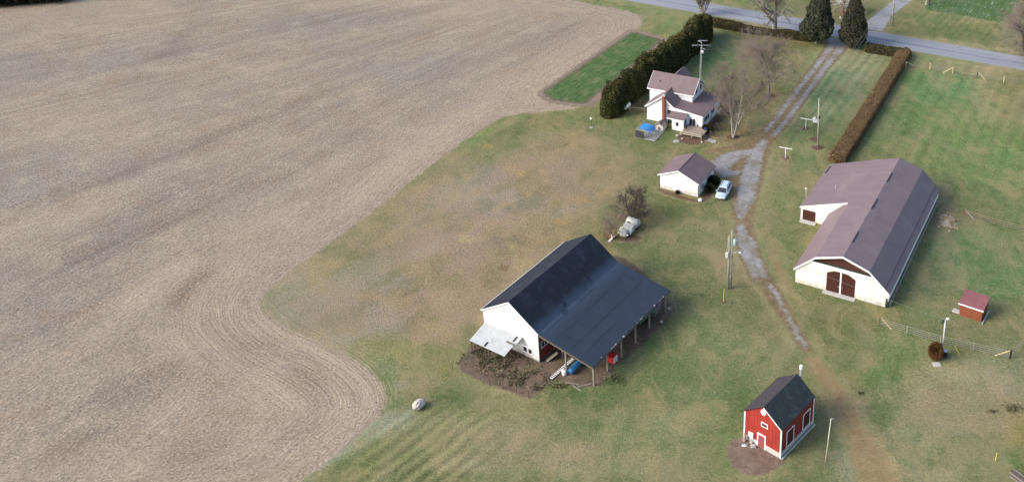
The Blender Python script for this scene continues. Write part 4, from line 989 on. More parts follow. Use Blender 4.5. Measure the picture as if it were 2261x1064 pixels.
b.add([(x, y, 0) for x, y in pr] + [(x, y, .09) for x, y in pr], [tuple(range(8)), tuple(range(8, 16))] + [(i, (i + 1) % 8, (i + 1) % 8 + 8, i + 8) for i in range(8)])
tag(b.build("stepping_stone", slabst, None, False, HS(-5.84, 5.24)), "round grey stepping stone left of the mulch bed below the deck", "stepping stone")
for (u, v, r, lb) in ((-2.95, 10.6, .1, "square grey paving slab nearest the deck steps"), (-3.1, 11.6, .2, "square grey paving slab at the lawn end of the pair")):
    b = MB(); b.box(-.5, .5, -.55, .55, 0, .08); o = b.build("paving_slab", slabst, None, False, HS(u, v)); o.rotation_euler = (0, 0, HR + r); tag(o, lb, "paving slab", "paving slabs by the deck steps")
b = MB(); b.ball((0, 0, .18), .34, 1.1, .8, .7, 9, 6, .1, 5); tag(b.build("garden_rock", stone, None, False, HS(-3.9, 4.75)), "grey garden rock at the left front corner of the deck", "rock")
b = MB(); b.ball((0, 0, .12), .25, 1.1, .8, .7, 9, 6, .1, 8); tag(b.build("garden_rock", stone, None, False, HS(-4.6, 6.0)), "low brown rock under the front of the deck", "rock")
# kennel
t = thing("dog_kennel", "wire panel dog kennel on a slab with one dark slatted side", "kennel", HS(-5.1, -.35), HR)
b = MB(); b.box(-1.9, 2.0, -2.2, 2.4, 0, .08); b.build("slab", mat("old_concrete", (.24, .235, .22), (.19, .18, .17), 2, .9), t)
def wirepanel(p0, p1, h):
    M_ = MB(); p0 = Vector(p0); p1 = Vector(p1); L = (p1 - p0).length
    for z in (.1, h): M_.tube([p0 + Vector((0, 0, z)), p1 + Vector((0, 0, z))], .03, 4)
    for p in (p0, p1): M_.tube([p + Vector((0, 0, .05)), p + Vector((0, 0, h))], .03, 4)
    n = int(L / .3)
    for k in range(1, n): q = p0.lerp(p1, k / n); M_.tube([q + Vector((0, 0, .1)), q + Vector((0, 0, h))], .009, 3, False)
    for k in range(1, 5): z = .1 + (h - .1) * k / 5; M_.tube([p0 + Vector((0, 0, z)), p1 + Vector((0, 0, z))], .008, 3, False)
    return M_
for a, c in (((-1.9, -2.2, 0), (2.0, -2.2, 0)), ((2.0, -2.2, 0), (2.0, 2.4, 0)), ((-1.9, -2.2, 0), (-1.9, 2.4, 0)), ((-1.9, 2.4, 0), (.2, 2.4, 0))): wirepanel(a, c, 1.75).build("wire_panel", metal_g, t)
b = MB(); planks(b, -1.95, -.25, -2.27, -2.24, .1, 1.5, 1)
for k in range(6): b.box(-1.95, -.25, -2.30, -2.27, .12 + k * .25, .30 + k * .25)
b.build("slatted_screen", mat("black_slats", (.035, .037, .042), (.05, .05, .055), 2, .6), t)
b = MB(); n = 10; W = []
for j in range(n + 1):
    for i in range(n + 1):
        x = -1.6 + 2.4 * i / n; y = -1.9 + 2.7 * j / n; z = 1.62 + .16 * math.cos((i / n - .35) * 2.6) - .45 * (i / n) ** 4 + .03 * math.sin(i * 1.7 + j) - .12 * (j / n)
        W.append((x, y, z))
b.add(W, [(j * (n + 1) + i, j * (n + 1) + i + 1, (j + 1) * (n + 1) + i + 1, (j + 1) * (n + 1) + i) for j in range(n) for i in range(n)])
o = b.build("tarpaulin", blue_m, None, True, HS(-5.0, -.3, .0)); o.rotation_euler = (0, 0, HR); tag(o, "bright blue tarpaulin stretched over the wire kennel", "tarpaulin")
t = thing("dog_house", "cream dog house with grey shingle roof at the foot of the brick chimney", "dog house", HS(-2.1, .65), HR)
b = MB(); b.prism([(-.75, 0), (-.75, .95), (0, 1.45), (.75, .95), (.75, 0)], 'u', -1.0, .8); b.build("wall", mat("cream_paint", (.66, .60, .48), (.58, .52, .42), 2), t)
b = MB(); b.roofstrip([(-.95, .98), (0, 1.62), (.95, .98)], .08, 'u', -1.15, .95); b.build("roof", mat("grey_shingles", (.17, .15, .14), (.12, .11, .10), 3, .9), t)
b = MB(); b.prism([(-.25, .15), (-.25, .6), (0, .75), (.25, .6), (.25, .15)], 'u', -1.02, -.99); b.build("doorway", dark_m, t)
# propane tank
t = thing("propane_tank", "white horizontal propane tank beside the tall evergreen hedge", "propane tank", G(1382, 243), -.51)
b = MB(); b.tube([(0, -1.45, .75), (0, -1.38, .75), (0, -1.15, .75), (0, 1.15, .75), (0, 1.38, .75), (0, 1.45, .75)], [.12, .38, .5, .5, .38, .12], 14); b.build("tank", trim_m, t, True)
for y in (-.8, .8): MB().box(-.35, .35, y - .08, y + .08, 0, .4).build("leg", concrete, t)
b = MB(); b.tube([(0, 0, 1.2), (0, 0, 1.42)], .16, 10); b.build("dome_cap", trim_m, t)
a = G(1392, 237, .9); c = G(1424, 240.5, .9)
t = thing("clothes_rail", "long thin pale rail between the propane tank and the house corner", "rail", (a[0], a[1], 0))
b = MB(); b.tube([(0, 0, .9), tuple(np.array(c) - np.array([a[0], a[1], 0]))], .05, 6); b.build("rail", pole_m, t)
b = MB(); b.tube([(0, 0, 0), (0, 0, .9)], .05, 6); b.build("post", pole_m, t); b = MB(); q = np.array(c) - np.array([a[0], a[1], 0]); b.tube([(q[0], q[1], 0), tuple(q)], .05, 6); b.build("post", pole_m, t)
# yard lamp
t = thing("yard_lamp", "black lamp post with a white globe on the lawn left of the hedge", "lamp post", G(1305.5, 282))
MB().tube([(0, 0, .05), (0, 0, 1.75)], .05, 8).build("post", black_m, t); MB().ball((0, 0, 1.92), .22, nu=10, nv=8).build("globe", trim_m, t, True); MB().tube([(0, 0, 0), (0, 0, .07)], .3, 10).build("base", concrete, t)

# ------------------------------------------------------------------ aerial tower
p = HS(11.6, 2.9)
t = thing("aerial_tower", "slim lattice tower with television aerials behind the farmhouse", "aerial tower", p)
p = np.array(p); Tt = GY(1549, 100, p[1]) - p; hh = Tt[2]; lx = Tt[0] / hh
b = MB(); s = .17
leg = [(s, -s), (-s, -s), (0, s)]
for (x, y) in leg: b.tube([(x, y, 0), (x * .7 + lx * hh, y * .7, hh)], .03, 4)
n = int(hh / .45)
for k in range(n):
    z0 = hh * k / n; z1 = hh * (k + 1) / n
    for i in range(3):
        (x0, y0), (x1, y1) = leg[i], leg[(i + 1) % 3]; b.tube([(x0 + lx * z0, y0, z0), (x1 + lx * z1, y1, z1)], .012, 3, False); b.tube([(x0 + lx * z0, y0, z0), (x1 + lx * z0, y1, z0)], .012, 3, False)
b.build("mast", metal_g, t)
a1 = GY(1549, 103, p[1]) - p; e0 = GY(1528.5, 100.5, p[1]) - p; e1 = GY(1568, 100.5, p[1]) - p
b = MB(); b.tube([tuple(e0), tuple(e1)], .04, 5)
for k in range(13):
    q = e0 + (e1 - e0) * (k / 12); l = .55 - .018 * k if k not in (6,) else .3; b.tube([(q[0], q[1] - l, q[2]), (q[0], q[1] + l, q[2])], .018, 3)
b.build("aerial", metal_g, t)
f0 = GY(1541, 91, p[1]) - p; f1 = GY(1562, 90, p[1]) - p; b = MB(); b.tube([tuple(f0), tuple(f1)], .06, 5)
b.tube([tuple(f0), (f0[0] + .7, f0[1] - .9, f0[2] - .0)], .04, 4); b.tube([tuple(f0), (f0[0] + .7, f0[1] + .9, f0[2] + .0)], .04, 4); b.tube([tuple(a1), (a1[0], a1[1], f0[2])], .03, 4); b.build("arrow_aerial", metal_g, t)
b = MB(); q = GY(1551, 115, p[1]) - p; b.ball(tuple(q), .36, .9, .5, 1.1, 10, 6); b.beam((q[0] - .2, q[1], q[2] + .85), (q[0] + .6, q[1], q[2] + .45), .1, .1); b.build("satellite_dish", trim_m, t, True)

# ------------------------------------------------------------------ vegetation
def leafmat(name, cols, ns=1.2, rough=.8, tipz=None):
    m, t, b = nt(name)
    tc = add(t, "ShaderNodeTexCoord").outputs["Object"]
    n = noise(t, tc, ns, 4, .6); f = noise(t, tc, ns * 4, 3, .6)
    c = mixc(t, maprange(t, n, .38, .62, 0, 1), lin(cols[0], K), lin(cols[1], K))
    c = mixc(t, maprange(t, f, .55, .68, 0, .8), c, lin(cols[2], K))
    wn_ = add(t, "ShaderNodeTexWhiteNoise", noise_dimensions='3D')
    ge = add(t, "ShaderNodeAttribute", attribute_name="leaf")
    c = mulc(t, c, maprange(t, ge.outputs["Fac"], 0, 1, .8, 1.85))
    t.links.new(c, b.inputs["Base Color"]); b.inputs["Roughness"].default_value = rough; b.inputs["Specular IOR Level"].default_value = .2
    return m
def cards(name, P, size, m, parent=None, seed=0, aspect=1.6, up=0.0, N=None):
    r = np.random.RandomState(seed); n = len(P)
    a = r.normal(size=(n, 3)); a[:, 2] += up; a /= np.linalg.norm(a, axis=1)[:, None]
    b = r.normal(size=(n, 3)); b -= (b * a).sum(1)[:, None] * a; b /= np.linalg.norm(b, axis=1)[:, None]
    s = size * r.uniform(.6, 1.35, n)[:, None]
    A = a * s * aspect * .5; B = b * s * .5
    v = np.stack([P - A, P + B * .9 - A * .1, P + A, P - B * .9 - A * .1], 1).reshape(-1, 3)
    f = np.arange(n * 4).reshape(n, 4)
    o = raw(name, v, f, m, parent)
    at = o.data.attributes.new('leaf', 'FLOAT', 'FACE'); at.data.foreach_set("value", r.rand(n).astype(np.float32))
    return o
cedar_m = leafmat("cedar_foliage", ((56, 64, 52), (70, 74, 56), (90, 86, 64)), .7)
cedar_t = leafmat("cedar_foliage_bronze", ((56, 62, 52), (72, 70, 54), (92, 82, 62)), .6)
thuja_m = leafmat("thuja_foliage", ((54, 62, 34), (78, 76, 40), (116, 98, 56)), .6)
hedge_m = leafmat("bronzed_hedge_foliage", ((124, 103, 74), (110, 92, 66), (138, 114, 84)), .6)
hedge_g = leafmat("dull_hedge_foliage", ((82, 76, 50), (66, 64, 42), (104, 88, 60)), .6)
shrub_g = leafmat("shrub_foliage", ((58, 66, 30), (46, 52, 26), (98, 96, 40)), 2)
shrub_d = leafmat("dark_shrub_foliage", ((34, 38, 26), (26, 28, 20), (48, 50, 34)), 2)
shrub_b = leafmat("brown_shrub_foliage", ((112, 80, 46), (92, 66, 38), (130, 98, 60)), 2)
weed_m = leafmat("weed_foliage", ((108, 104, 76), (112, 98, 80), (146, 132, 110)), 1.2)

def cone_tree(loc, label, H, R, seed, m, n=11000, size=.34, trunk=.9, group=None, name="cedar_tree", cat="tree", lean=(0, 0), prof=None):
    t = thing(name, label, cat, loc, 0, group)
    r = np.random.RandomState(seed); nz = Noise(seed + 5)
    h = r.rand(n) ** .8; th = r.rand(n) * 2 * np.pi
    def prf(h): return np.interp(h, [0, .08, .25, .5, .8, 1], prof or [.55, .85, 1.0, .82, .42, .05])
    lump = 1 + .34 * nz(th * 2.2 + 10, h * 7, 1.0, 3) + .10 * nz(th * 6 + 3, h * 22, 1.0, 2)
    lump = np.where(th > 5.7, lump * (1 - (th - 5.7) / .583) + (1 + .22 * nz((th - 2 * np.pi) * 2.2 + 10, h * 7, 1., 3) + .1 * nz((th - 2 * np.pi) * 6 + 3, h * 22, 1., 2)) * (th - 5.7) / .583, lump)
    rad = R * prf(h) * lump * (1 - .38 * r.rand(n) ** 2.2)
    z = trunk + h * (H - trunk) + r.normal(size=n) * .08
    P = np.stack([rad * np.cos(th) + lean[0] * h, rad * np.sin(th) + lean[1] * h, z], -1)
    c = cards("foliage", P, size, m, t, seed, 1.5, .5)
    core = MB(); k = 9
    core.tube([(lean[0] * q, lean[1] * q, trunk + q * (H - trunk)) for q in np.linspace(.03, .97, k)], [max(.05, R * float(prf(q)) * .66) for q in np.linspace(.03, .97, k)], 12)
    core.build("inner_branches", shrub_d, t)
    MB().tube([(0, 0, 0), (0, 0, trunk + 1)], [.28, .2], 8).build("trunk", bark, t)
    return t
gl = G(1802, 97); cone_tree(gl, "broad dark cedar at the left side of the driveway entrance", 13.2, 3.6, 11, cedar_m, 26000, .27, 1.4, lean=(.6, 0), prof=[.45, .9, 1.05, .74, .50, .18])
gr = G(1884, 104); cone_tree(gr, "tall conical cedar at the right side of the driveway entrance", 12.6, 2.95, 12, cedar_t, 22000, .25, .5, lean=(-.3, 0), prof=[.6, .92, 1.0, .80, .46, .12])
# the dark row at the far left corner of the field
src = None
for k in range(9):
    x = -30 + 21 * k; y = 11.5 - k * 1.55
    q = G(x, y)
    if src is None: src = cone_tree(q, "dark evergreen in the unbroken row beyond the far corner of the stubble field", 13, 3.6, 31, shrub_d, 3500, .55, .4, "evergreens in the row beyond the field", "evergreen_tree", prof=[.8, 1, 1, .85, .6, .2])
    else:
        c = copy_tree(src); c.location = (q[0], q[1], 0); c.rotation_euler = (0, 0, k * 1.3); s = 1 + .12 * math.sin(k * 2.1); c.scale = (s, s, s)

def hedge(name, label, pts, m, size, dens, seed, core_m, cat="hedge", topf=None, lump=.18, boxy=3.5):
    """pts: (x, y, half width, height) along the hedge"""
    P = np.array(pts, float); c0 = P[0, :2].copy()
    t = thing(name, label, cat, (c0[0], c0[1], 0)); P[:, :2] -= c0
    d = np.r_[0, np.cumsum(np.hypot(*np.diff(P[:, :2], axis=0).T))]; L = d[-1]
    r = np.random.RandomState(seed); nz = Noise(seed)
    n = int(dens * L * (np.mean(P[:, 2]) * 2 + 2 * np.mean(P[:, 3])))
    s = r.rand(n) * L; x = np.interp(s, d, P[:, 0]); y = np.interp(s, d, P[:, 1]); w = np.interp(s, d, P[:, 2]); h = np.interp(s, d, P[:, 3])
    i = np.clip(np.searchsorted(d, s) - 1, 0, len(P) - 2); tx = (P[i + 1, 0] - P[i, 0]); ty = (P[i + 1, 1] - P[i, 1]); tl = np.hypot(tx, ty); nx, ny = ty / tl, -tx / tl
    per = r.rand(n) * (2 * h + 2 * w)           # evenly round the section: side, top, side
    ca = np.where(per < h, -1, np.where(per > h + 2 * w, 1, (per - h) / w - 1)); sa = np.where(per < h, per / h, np.where(per > h + 2 * w, (2 * h + 2 * w - per) / h, 1))
    kx = 1 / np.power(np.abs(ca) ** boxy + np.abs(sa) ** boxy, 1 / boxy); ca = ca * kx; sa = sa * kx
    q = 1 + lump * nz(s * .45, ca * 1.6 + sa + 9, 1.0, 3) + lump * .5 * nz(s * 1.6, ca * 4 + sa * 3 + 9, 1.0, 2)
    q = q * (1 - .2 * r.rand(n) ** 2)
    off = ca * w * q; zz = sa * h * q
    X_ = np.stack([x + nx * off, y + ny * off, zz], -1)
    for e_, sg in ((0, -1), (-1, 1)):           # leafy ends
        ne = int(n * P[e_, 2] * P[e_, 3] * 2 / (L * (np.mean(P[:, 2]) * 2 + 2 * np.mean(P[:, 3]))) * 1.6) + 60
        i0 = 0 if e_ == 0 else len(P) - 2; tt = (P[i0 + 1, :2] - P[i0, :2]); tt = tt / np.hypot(*tt)
        u_ = r.uniform(-1, 1, ne); z_ = r.uniform(0, 1, ne); o_ = sg * (.35 * np.sqrt(np.clip(1 - u_ ** 2 * .8 - z_ ** 2 * .4, 0, 1)) * P[e_, 2] * r.uniform(.5, 1.1, ne))
        X_ = np.concatenate([X_, np.stack([P[e_, 0] + tt[0] * o_ + tt[1] * u_ * P[e_, 2] * .95, P[e_, 1] + tt[1] * o_ - tt[0] * u_ * P[e_, 2] * .95, z_ * P[e_, 3] * .97], -1)])
    # rounded ends
    cards("foliage", X_, size, m, t, seed, 1.5, .3)
    core = MB(); K_ = max(2, int(L / 1.5)); sec = []
    for k in range(K_ + 1):
        sk = L * k / K_; X0 = np.interp(sk, d, P[:, 0]); Y0 = np.interp(sk, d, P[:, 1]); w0 = np.interp(sk, d, P[:, 2]) * .80; h0 = np.interp(sk, d, P[:, 3]) * .86
        j = min(max(np.searchsorted(d, sk) - 1, 0), len(P) - 2); tx0, ty0 = P[j + 1, :2] - P[j, :2]; l0 = math.hypot(tx0, ty0); ax, ay = ty0 / l0, -tx0 / l0
        for (u, v) in ((-1, 0), (-1, .55), (-.72, .9), (0, 1), (.72, .9), (1, .55), (1, 0)): core.v.append((X0 + ax * u * w0, Y0 + ay * u * w0, v * h0))
    for k in range(K_):
        for u in range(6): core.f.append((k * 7 + u, k * 7 + u + 1, (k + 1) * 7 + u + 1, (k + 1) * 7 + u))
    core.f.append(tuple(range(7))); core.f.append(tuple(range(K_ * 7, K_ * 7 + 7)))
    core.build("inner_branches", core_m, t)
    return t
def hp(px, py, w, h): q = G(px, py); return (q[0], q[1], w, h)
hedge("tall_hedge", "tall uneven dark evergreen hedge from the propane tank up to the road", [hp(1340, 262, .9, 3.6), hp(1344, 257, 1.9, 4.9), hp(1351, 250, 2.3, 5.7), hp(1367, 232, 2.2, 5.3), hp(1397, 208, 2.2, 5.6), hp(1440, 177, 2.3, 6.3), hp(1487, 143, 2.3, 6.1), hp(1526, 111, 2.4, 6.6), hp(1550, 90, 2.3, 6.3), hp(1557, 82, 1.8, 5.4)],
      thuja_m, .22, 115, 21, shrub_d, lump=.26, boxy=2.5)
hedge("clipped_hedge", "long low clipped brown hedge dividing the lawn from the pasture", [hp(1848, 358, 1.65, 1.7), hp(1880, 312, 1.6, 1.7), hp(1930, 232, 1.55, 1.65), hp(1975, 160, 1.5, 1.7), hp(1996, 124, 1.5, 1.6)], hedge_m, .11, 330, 22, leafmat("hedge_core", ((92, 78, 56), (80, 68, 50), (104, 88, 64)), 1), lump=.07, boxy=5)
hedge("roadside_hedge", "short low olive brown hedge along the road right of the cedars", [hp(1915, 112, 1.3, 1.6), hp(1950, 118, 1.4, 1.7), hp(1990, 124, 1.4, 1.6), hp(2004, 122, 1.2, 1.5)], hedge_g, .2, 110, 23, shrub_d, lump=.14, boxy=4)
hedge("roadside_hedge", "low dark hedge along the road between the tall hedge and the cedars", [hp(1574, 58, 1.0, 2.0), hp(1620, 66, 1.0, 2.0), hp(1665, 74, .9, 1.5), hp(1700, 78, .9, 1.5), hp(1740, 84, 1.0, 1.8), hp(1788, 90, 1.0, 1.8)], hedge_g, .22, 90, 24, shrub_d, lump=.2, boxy=3.5)

# bare trees: every limb is a tapered tube
def tubes_np(segs, n):
    S_ = np.array(segs, dtype=float); p0 = S_[:, :3]; p1 = S_[:, 3:6]; r0 = S_[:, 6]; r1 = S_[:, 7]
    d = p1 - p0; d /= np.linalg.norm(d, axis=1)[:, None] + 1e-9
    ref = np.where(np.abs(d[:, 2:3]) < .9, np.array([[0, 0, 1.]]), np.array([[1., 0, 0]]))
    a = np.cross(d, ref); a /= np.linalg.norm(a, axis=1)[:, None]; c = np.cross(d, a)
    th = np.arange(n) * 2 * np.pi / n
    ring = a[:, None] * np.cos(th)[None, :, None] + c[:, None] * np.sin(th)[None, :, None]
    A = p0[:, None] + ring * r0[:, None, None]; B = p1[:, None] + ring * r1[:, None, None]
    v = np.concatenate([A, B], 1).reshape(-1, 3); k = np.arange(len(S_))[:, None] * 2 * n
    i = np.arange(n)[None]; j = (i + 1) % n
    f = np.stack([k + i, k + j, k + n + j, k + n + i], -1).reshape(-1, 4)
    return v, f
def bare_tree(loc, label, H, seed, trunk_r=.2, stems=1, spread=.55, levels=4, kids=(7, 6, 5, 4), m_tr=None, m_br=None, m_tw=None, name="bare_tree", cat="tree", twig=.013, tilt=.25, upw=.25, len0=.5, fork=.25, ratio=.62, group=None):
    t = thing(name, label, cat, loc, 0, group); R = random.Random(seed); T = []; B = []; W = []
    def grow(p, d, L, r, lev):
        n = 5 if lev == 0 else (4 if lev == 1 else 3); pts = [p]; dd = d.copy(); rs = [r]
        for k in range(n):
            dd = (dd + Vector((R.gauss(0, 1), R.gauss(0, 1), R.gauss(0, .6))) * (.10 + .06 * lev) + Vector((0, 0, upw * .25))).normalized()
            pts.append(pts[-1] + dd * (L / n)); rs.append(r * (1 - (.62 if lev == 0 else .8) * (k + 1) / n))
        dst = T if lev == 0 else (B if lev <= 2 else W)
        for k in range(n): dst.append((*pts[k], *pts[k + 1], rs[k], rs[k + 1]))
        if lev >= levels: return
        for i in range(kids[min(lev, len(kids) - 1)]):
            f = fork + (1 - fork) * (i + R.random()) / kids[min(lev, len(kids) - 1)]; f = min(f, .999)
            k = int(f * n); q = pts[k].lerp(pts[k + 1], f * n - k); tn = (pts[k + 1] - pts[k]).normalized()
            pr = tn.orthogonal().normalized(); pr.rotate(Matrix.Rotation(R.random() * 6.283, 3, tn))
            nd = (tn * (1 - spread * R.uniform(.7, 1.3)) + pr * spread * R.uniform(.8, 1.4) + Vector((0, 0, upw * .6))).normalized()
            grow(q, nd, L * ratio * R.uniform(.7, 1.2) * (1.1 - .45 * f), max(rs[k] * R.uniform(.45, .7), twig), lev + 1)
    for s in range(stems):
        a = s * 2.4 + R.random(); d = Vector((math.cos(a) * tilt * (stems > 1), math.sin(a) * tilt * (stems > 1), 1)).normalized()
        grow(Vector((0.12 * math.cos(a) * (stems > 1), .12 * math.sin(a) * (stems > 1), 0)), d, H * len0 * (1 if s == 0 else R.uniform(.8, 1)), trunk_r, 0)
    v, f = tubes_np(T, 8); raw("trunk", v, f, m_tr or bark, t, True)
    v, f = tubes_np(B, 5); raw("branches", v, f, m_br or m_tr or bark, t, True)
    v, f = tubes_np(W, 3); raw("twigs", v, f, m_tw or twig_m_default, t)
    return t
twig_m_default = twig
bare_tree(G(1697, 214), "wide spreading bare tree in the middle of the front lawn", 25, 41, .27, 1, .66, 4, (11, 8, 7, 8), bark, twig, twigr, upw=.16, len0=.40, fork=.28, ratio=.70, twig=.021)
bare_tree(G(1619, 304), "bare multi stemmed tree with pale trunks beside the deck", 20, 42, .17, 4, .5, 4, (8, 7, 7, 8), barkp, twig, twigr, upw=.30, len0=.60, tilt=.32, fork=.24, ratio=.52, twig=.021)
bare_tree(G(1710, 76), "large old grey tree with broken limbs by the roadside hedge", 23, 43, .62, 1, .62, 4, (12, 7, 6, 4), barkp, barkp, twig, upw=.24, len0=.56, fork=.14, ratio=.62, twig=.024)
bare_tree(G(1553, 34), "pollarded multi stemmed bare tree rising behind the top of the tall hedge", 10, 44, .16, 8, .40, 3, (9, 8, 7), barkp, twig, twig, upw=.4, len0=.75, tilt=.5, fork=.25, ratio=.45, twig=.018)
bare_tree(G(1862, 34), "bare tree with reddish trunk and bleached limbs across the road", 14, 45, .38, 1, .85, 3, (10, 7, 5), barkr, mat("bleached_bark", (.62, .58, .52), (.45, .42, .38), 2, .9), twig, upw=.0, len0=.40, fork=.22, ratio=.95, twig=.024)
bare_tree(G(2052, 13), "dark trunked bare tree at the top edge beside the vegetable plot", 12, 46, .25, 1, .5, 3, (7, 6, 5), twigd, twig, twig, twig=.015)
bare_tree(G(2258, 112), "dense bare tree at the right end of the road", 21, 47, .34, 1, .62, 4, (13, 8, 7, 6), twig, twig, twigr, upw=.15, len0=.48, fork=.12, ratio=.60, twig=.018)
bare_tree(G(2290, 150), "bare tree reaching over the road from the right edge", 14, 48, .24, 1, .85, 4, (10, 6, 6, 5), twigd, twigd, twigd, upw=.0, len0=.40, fork=.2, ratio=.95, twig=.016)
bare_tree(G(1398, 484), "bushy dark bare tree behind the old white vehicle", 9.5, 49, .17, 4, .6, 4, (8, 7, 7, 5), twigd, twigd, twigd, upw=.16, len0=.50, tilt=.6, fork=.2, ratio=.58, twig=.013)
bare_tree(G(1352, 528), "small reddish bare tree left of the old white vehicle", 7.5, 50, .09, 3, .55, 4, (7, 6, 6, 5), barkr, twigr, twigr, upw=.25, len0=.52, tilt=.45, fork=.22, ratio=.55, twig=.011)
for i, (x, y, hgt, lb) in enumerate(((1597, 248, 2.2, "dark bare shrub at the far end of the porch wall"), (1583, 268, 2.4, "dark bare shrub under the porch windows"), (1590, 288, 2.0, "thin bare shrub on the mulch between deck and tree"), (1606, 232, 2.4, "dark bare shrub outermost behind the porch corner"), (1574, 300, 1.5, "low bare shrub by the deck steps"))):
    bare_tree(G(x, y), lb, hgt, 60 + i, .035, 6, .5, 3, (6, 6, 5), twigd, twigd, twig, "bare_shrub", "shrub", twig=.010, tilt=.8, upw=.2, len0=.7, fork=.2, ratio=.5)
for i, (x, y, hgt, lb) in enumerate(((1665, 76, 2.2, "tangled bare shrub left of the old grey tree"), (1645, 72, 2.0, "tangled bare shrub beside the end of the dark hedge"), (1685, 80, 2.4, "tangled bare shrub against the trunk of the old grey tree"), (1722, 82, 2.0, "tangled bare shrub right of the old grey tree"))):
    bare_tree(G(x, y), lb, hgt, 70 + i, .04, 7, .6, 3, (7, 6, 5), twig, twig, barkp if i < 3 else twigd, "bare_shrub", "shrub", twig=.014, tilt=.9, upw=.15, len0=.8, fork=.15, ratio=.5)

def bush(loc, label, r, h, m, seed, n=2200, size=.16, name="shrub", core_m=None):
    t = thing(name, label, "shrub", loc); R = np.random.RandomState(seed); v = R.normal(size=(n, 3)); v /= np.linalg.norm(v, axis=1)[:, None]; nz = Noise(seed)
    q = 1 + .16 * nz(v[:, 0] * 2 + 5, v[:, 1] * 2 + v[:, 2] * 2 + 5, 1, 3); q *= 1 - .3 * R.rand(n) ** 2
    P = v * q[:, None] * np.array([r, r, h / 2]) + np.array([0, 0, h / 2]); P[:, 2] = np.maximum(P[:, 2], .03)
    cards("foliage", P, size, m, t, seed)
    b = MB(); b.ball((0, 0, h / 2), 1, r * .78, r * .78, h * .39, 12, 8); b.build("inner_branches", core_m or shrub_d, t, True); return t
bush(G(1567, 424), "round yellow green shrub at the garage side wall", .75, 1.5, shrub_g, 81)
bush(G(1575, 411), "dark round shrub behind the yellow green one by the garage", 1.05, 2.0, shrub_d, 82)
bush(G(1496, 428), "small green tuft against the front wall of the garage", .35, .6, shrub_g, 83, 700, .12)
bush(G(1562, 291), "low olive shrub between the deck and the porch wall", .95, 1.5, shrub_g, 84)
bush(G(2064, 792), "egg shaped brown conifer beside the yard light pole", .95, 2.6, shrub_b, 85, 5000, .13, "brown_conifer", shrub_b)

# weeds and brush in the muddy yard
R = np.random.RandomState(5); nz = Noise(77)
wp = []
for (x, y, rx, ry, n) in ((1100, 795, 60, 22, 3600), (1150, 835, 46, 18, 1900), (1060, 790, 34, 18, 1300), (1190, 850, 20, 12, 600), (1075, 770, 30, 16, 1300)):
    u = R.normal(size=(n, 2)) * .5
    for a_, b_ in u:
        q = G(x + a_ * rx, y + b_ * ry); wp.append((q[0], q[1], .02 + .12 * R.rand() ** 2))
wp = np.array(wp); wp = wp[nz(wp[:, 0], wp[:, 1], .9, 3) > -.05]
tag(cards("weeds", wp, .15, weed_m, None, 6, 2.6), kind="stuff", label="low brown green weeds and brush on the muddy yard")
wp = []
for (x, y, rx, ry, n) in ((2236, 903, 16, 9, 130), (2190, 908, 10, 3, 30), (1900, 868, 6, 3, 30), (1240, 852, 26, 5, 120), (1440, 700, 26, 40, 160), (1360, 838, 20, 12, 120)):
    u = R.normal(size=(n, 2)) * .6
    for a_, b_ in u:
        q = G(x + a_ * rx, y + b_ * ry); wp.append((q[0], q[1], .03 + .12 * R.rand()))
tag(cards("weeds", np.array(wp), .15, leafmat("tuft", ((92, 90, 58), (78, 76, 50), (116, 104, 72)), 1), None, 7, 2.2), kind="stuff", label="scattered dark grass tufts in the worn turf")

lp = []
R = np.random.RandomState(21)
for (x, y, rx, ry, n) in ((1697, 205, 60, 32, 1600), (1619, 290, 40, 26, 900), (1710, 84, 60, 16, 700), (1398, 480, 45, 22, 700), (1353, 522, 26, 12, 300), (1500, 432, 60, 10, 260), (1700, 320, 40, 30, 200), (1820, 700, 160, 60, 260), (1900, 900, 120, 90, 260)):
    u = R.normal(size=(n, 2)) * .55
    for a_, b_ in u:
        q = G(x + a_ * rx, y + b_ * ry); lp.append((q[0], q[1], .03 + .03 * R.rand()))
tag(cards("leaf_litter", np.array(lp), .13, leafmat("dead_leaves", ((126, 96, 66), (104, 78, 56), (150, 122, 88)), 1), None, 9, 1.4), kind="stuff", label="dead leaves and bits scattered on the grass under the bare trees")

# ------------------------------------------------------------------ poles, posts, wires
def upost(name, label, cat, pb, pt, r0=.15, r1=.11, m=None, group=None):
    p = G(*pb); q = GY(pt[0], pt[1], p[1]); t = thing(name, label, cat, p, 0, group)
    top = q - p; MB().tube([(0, 0, 0), tuple(top)], [r0, r1], 10).build("pole", m or pole_m, t, True); return t, top
t, topR = upost("utility_pole", "wooden utility pole on the far side of the road by the lane", "utility pole", (1970, 58), (1975, 0)); bpy.data.objects.remove([o for o in bpy.data.objects if o.parent == t][0])
zt = 10.5; k = zt / topR[2]; topR = topR * k; MB().tube([(0, 0, 0), tuple(topR)], [.17, .12], 10).build("pole", pole_m, t, True); MB().beam((topR[0] - 1, topR[1], zt - .5), (topR[0] + 1, topR[1], zt - .5), .1, .12).build("crossarm", wood_gray, t)
PR_ = np.array(t.location) + topR
t, top = upost("utility_pole", "wooden utility pole on the lawn between drive and clipped hedge", "utility pole", (1806, 328), (1808.5, 218)); PL_ = np.array(t.location) + top
b = MB(); b.box(-.25, .05, -.16, .0, 6.1, 6.6); o = b.build("meter_box", dark_m, t); b = MB(); b.beam((-.1, 0, .9), (-.7, -.1, .55), .08, .08); b.build("stub", pole_m, t)
t = thing("utility_pole", "double wooden utility pole with transformer in the middle of the yard", "utility pole", G(1611, 637))
p = np.array(t.location)
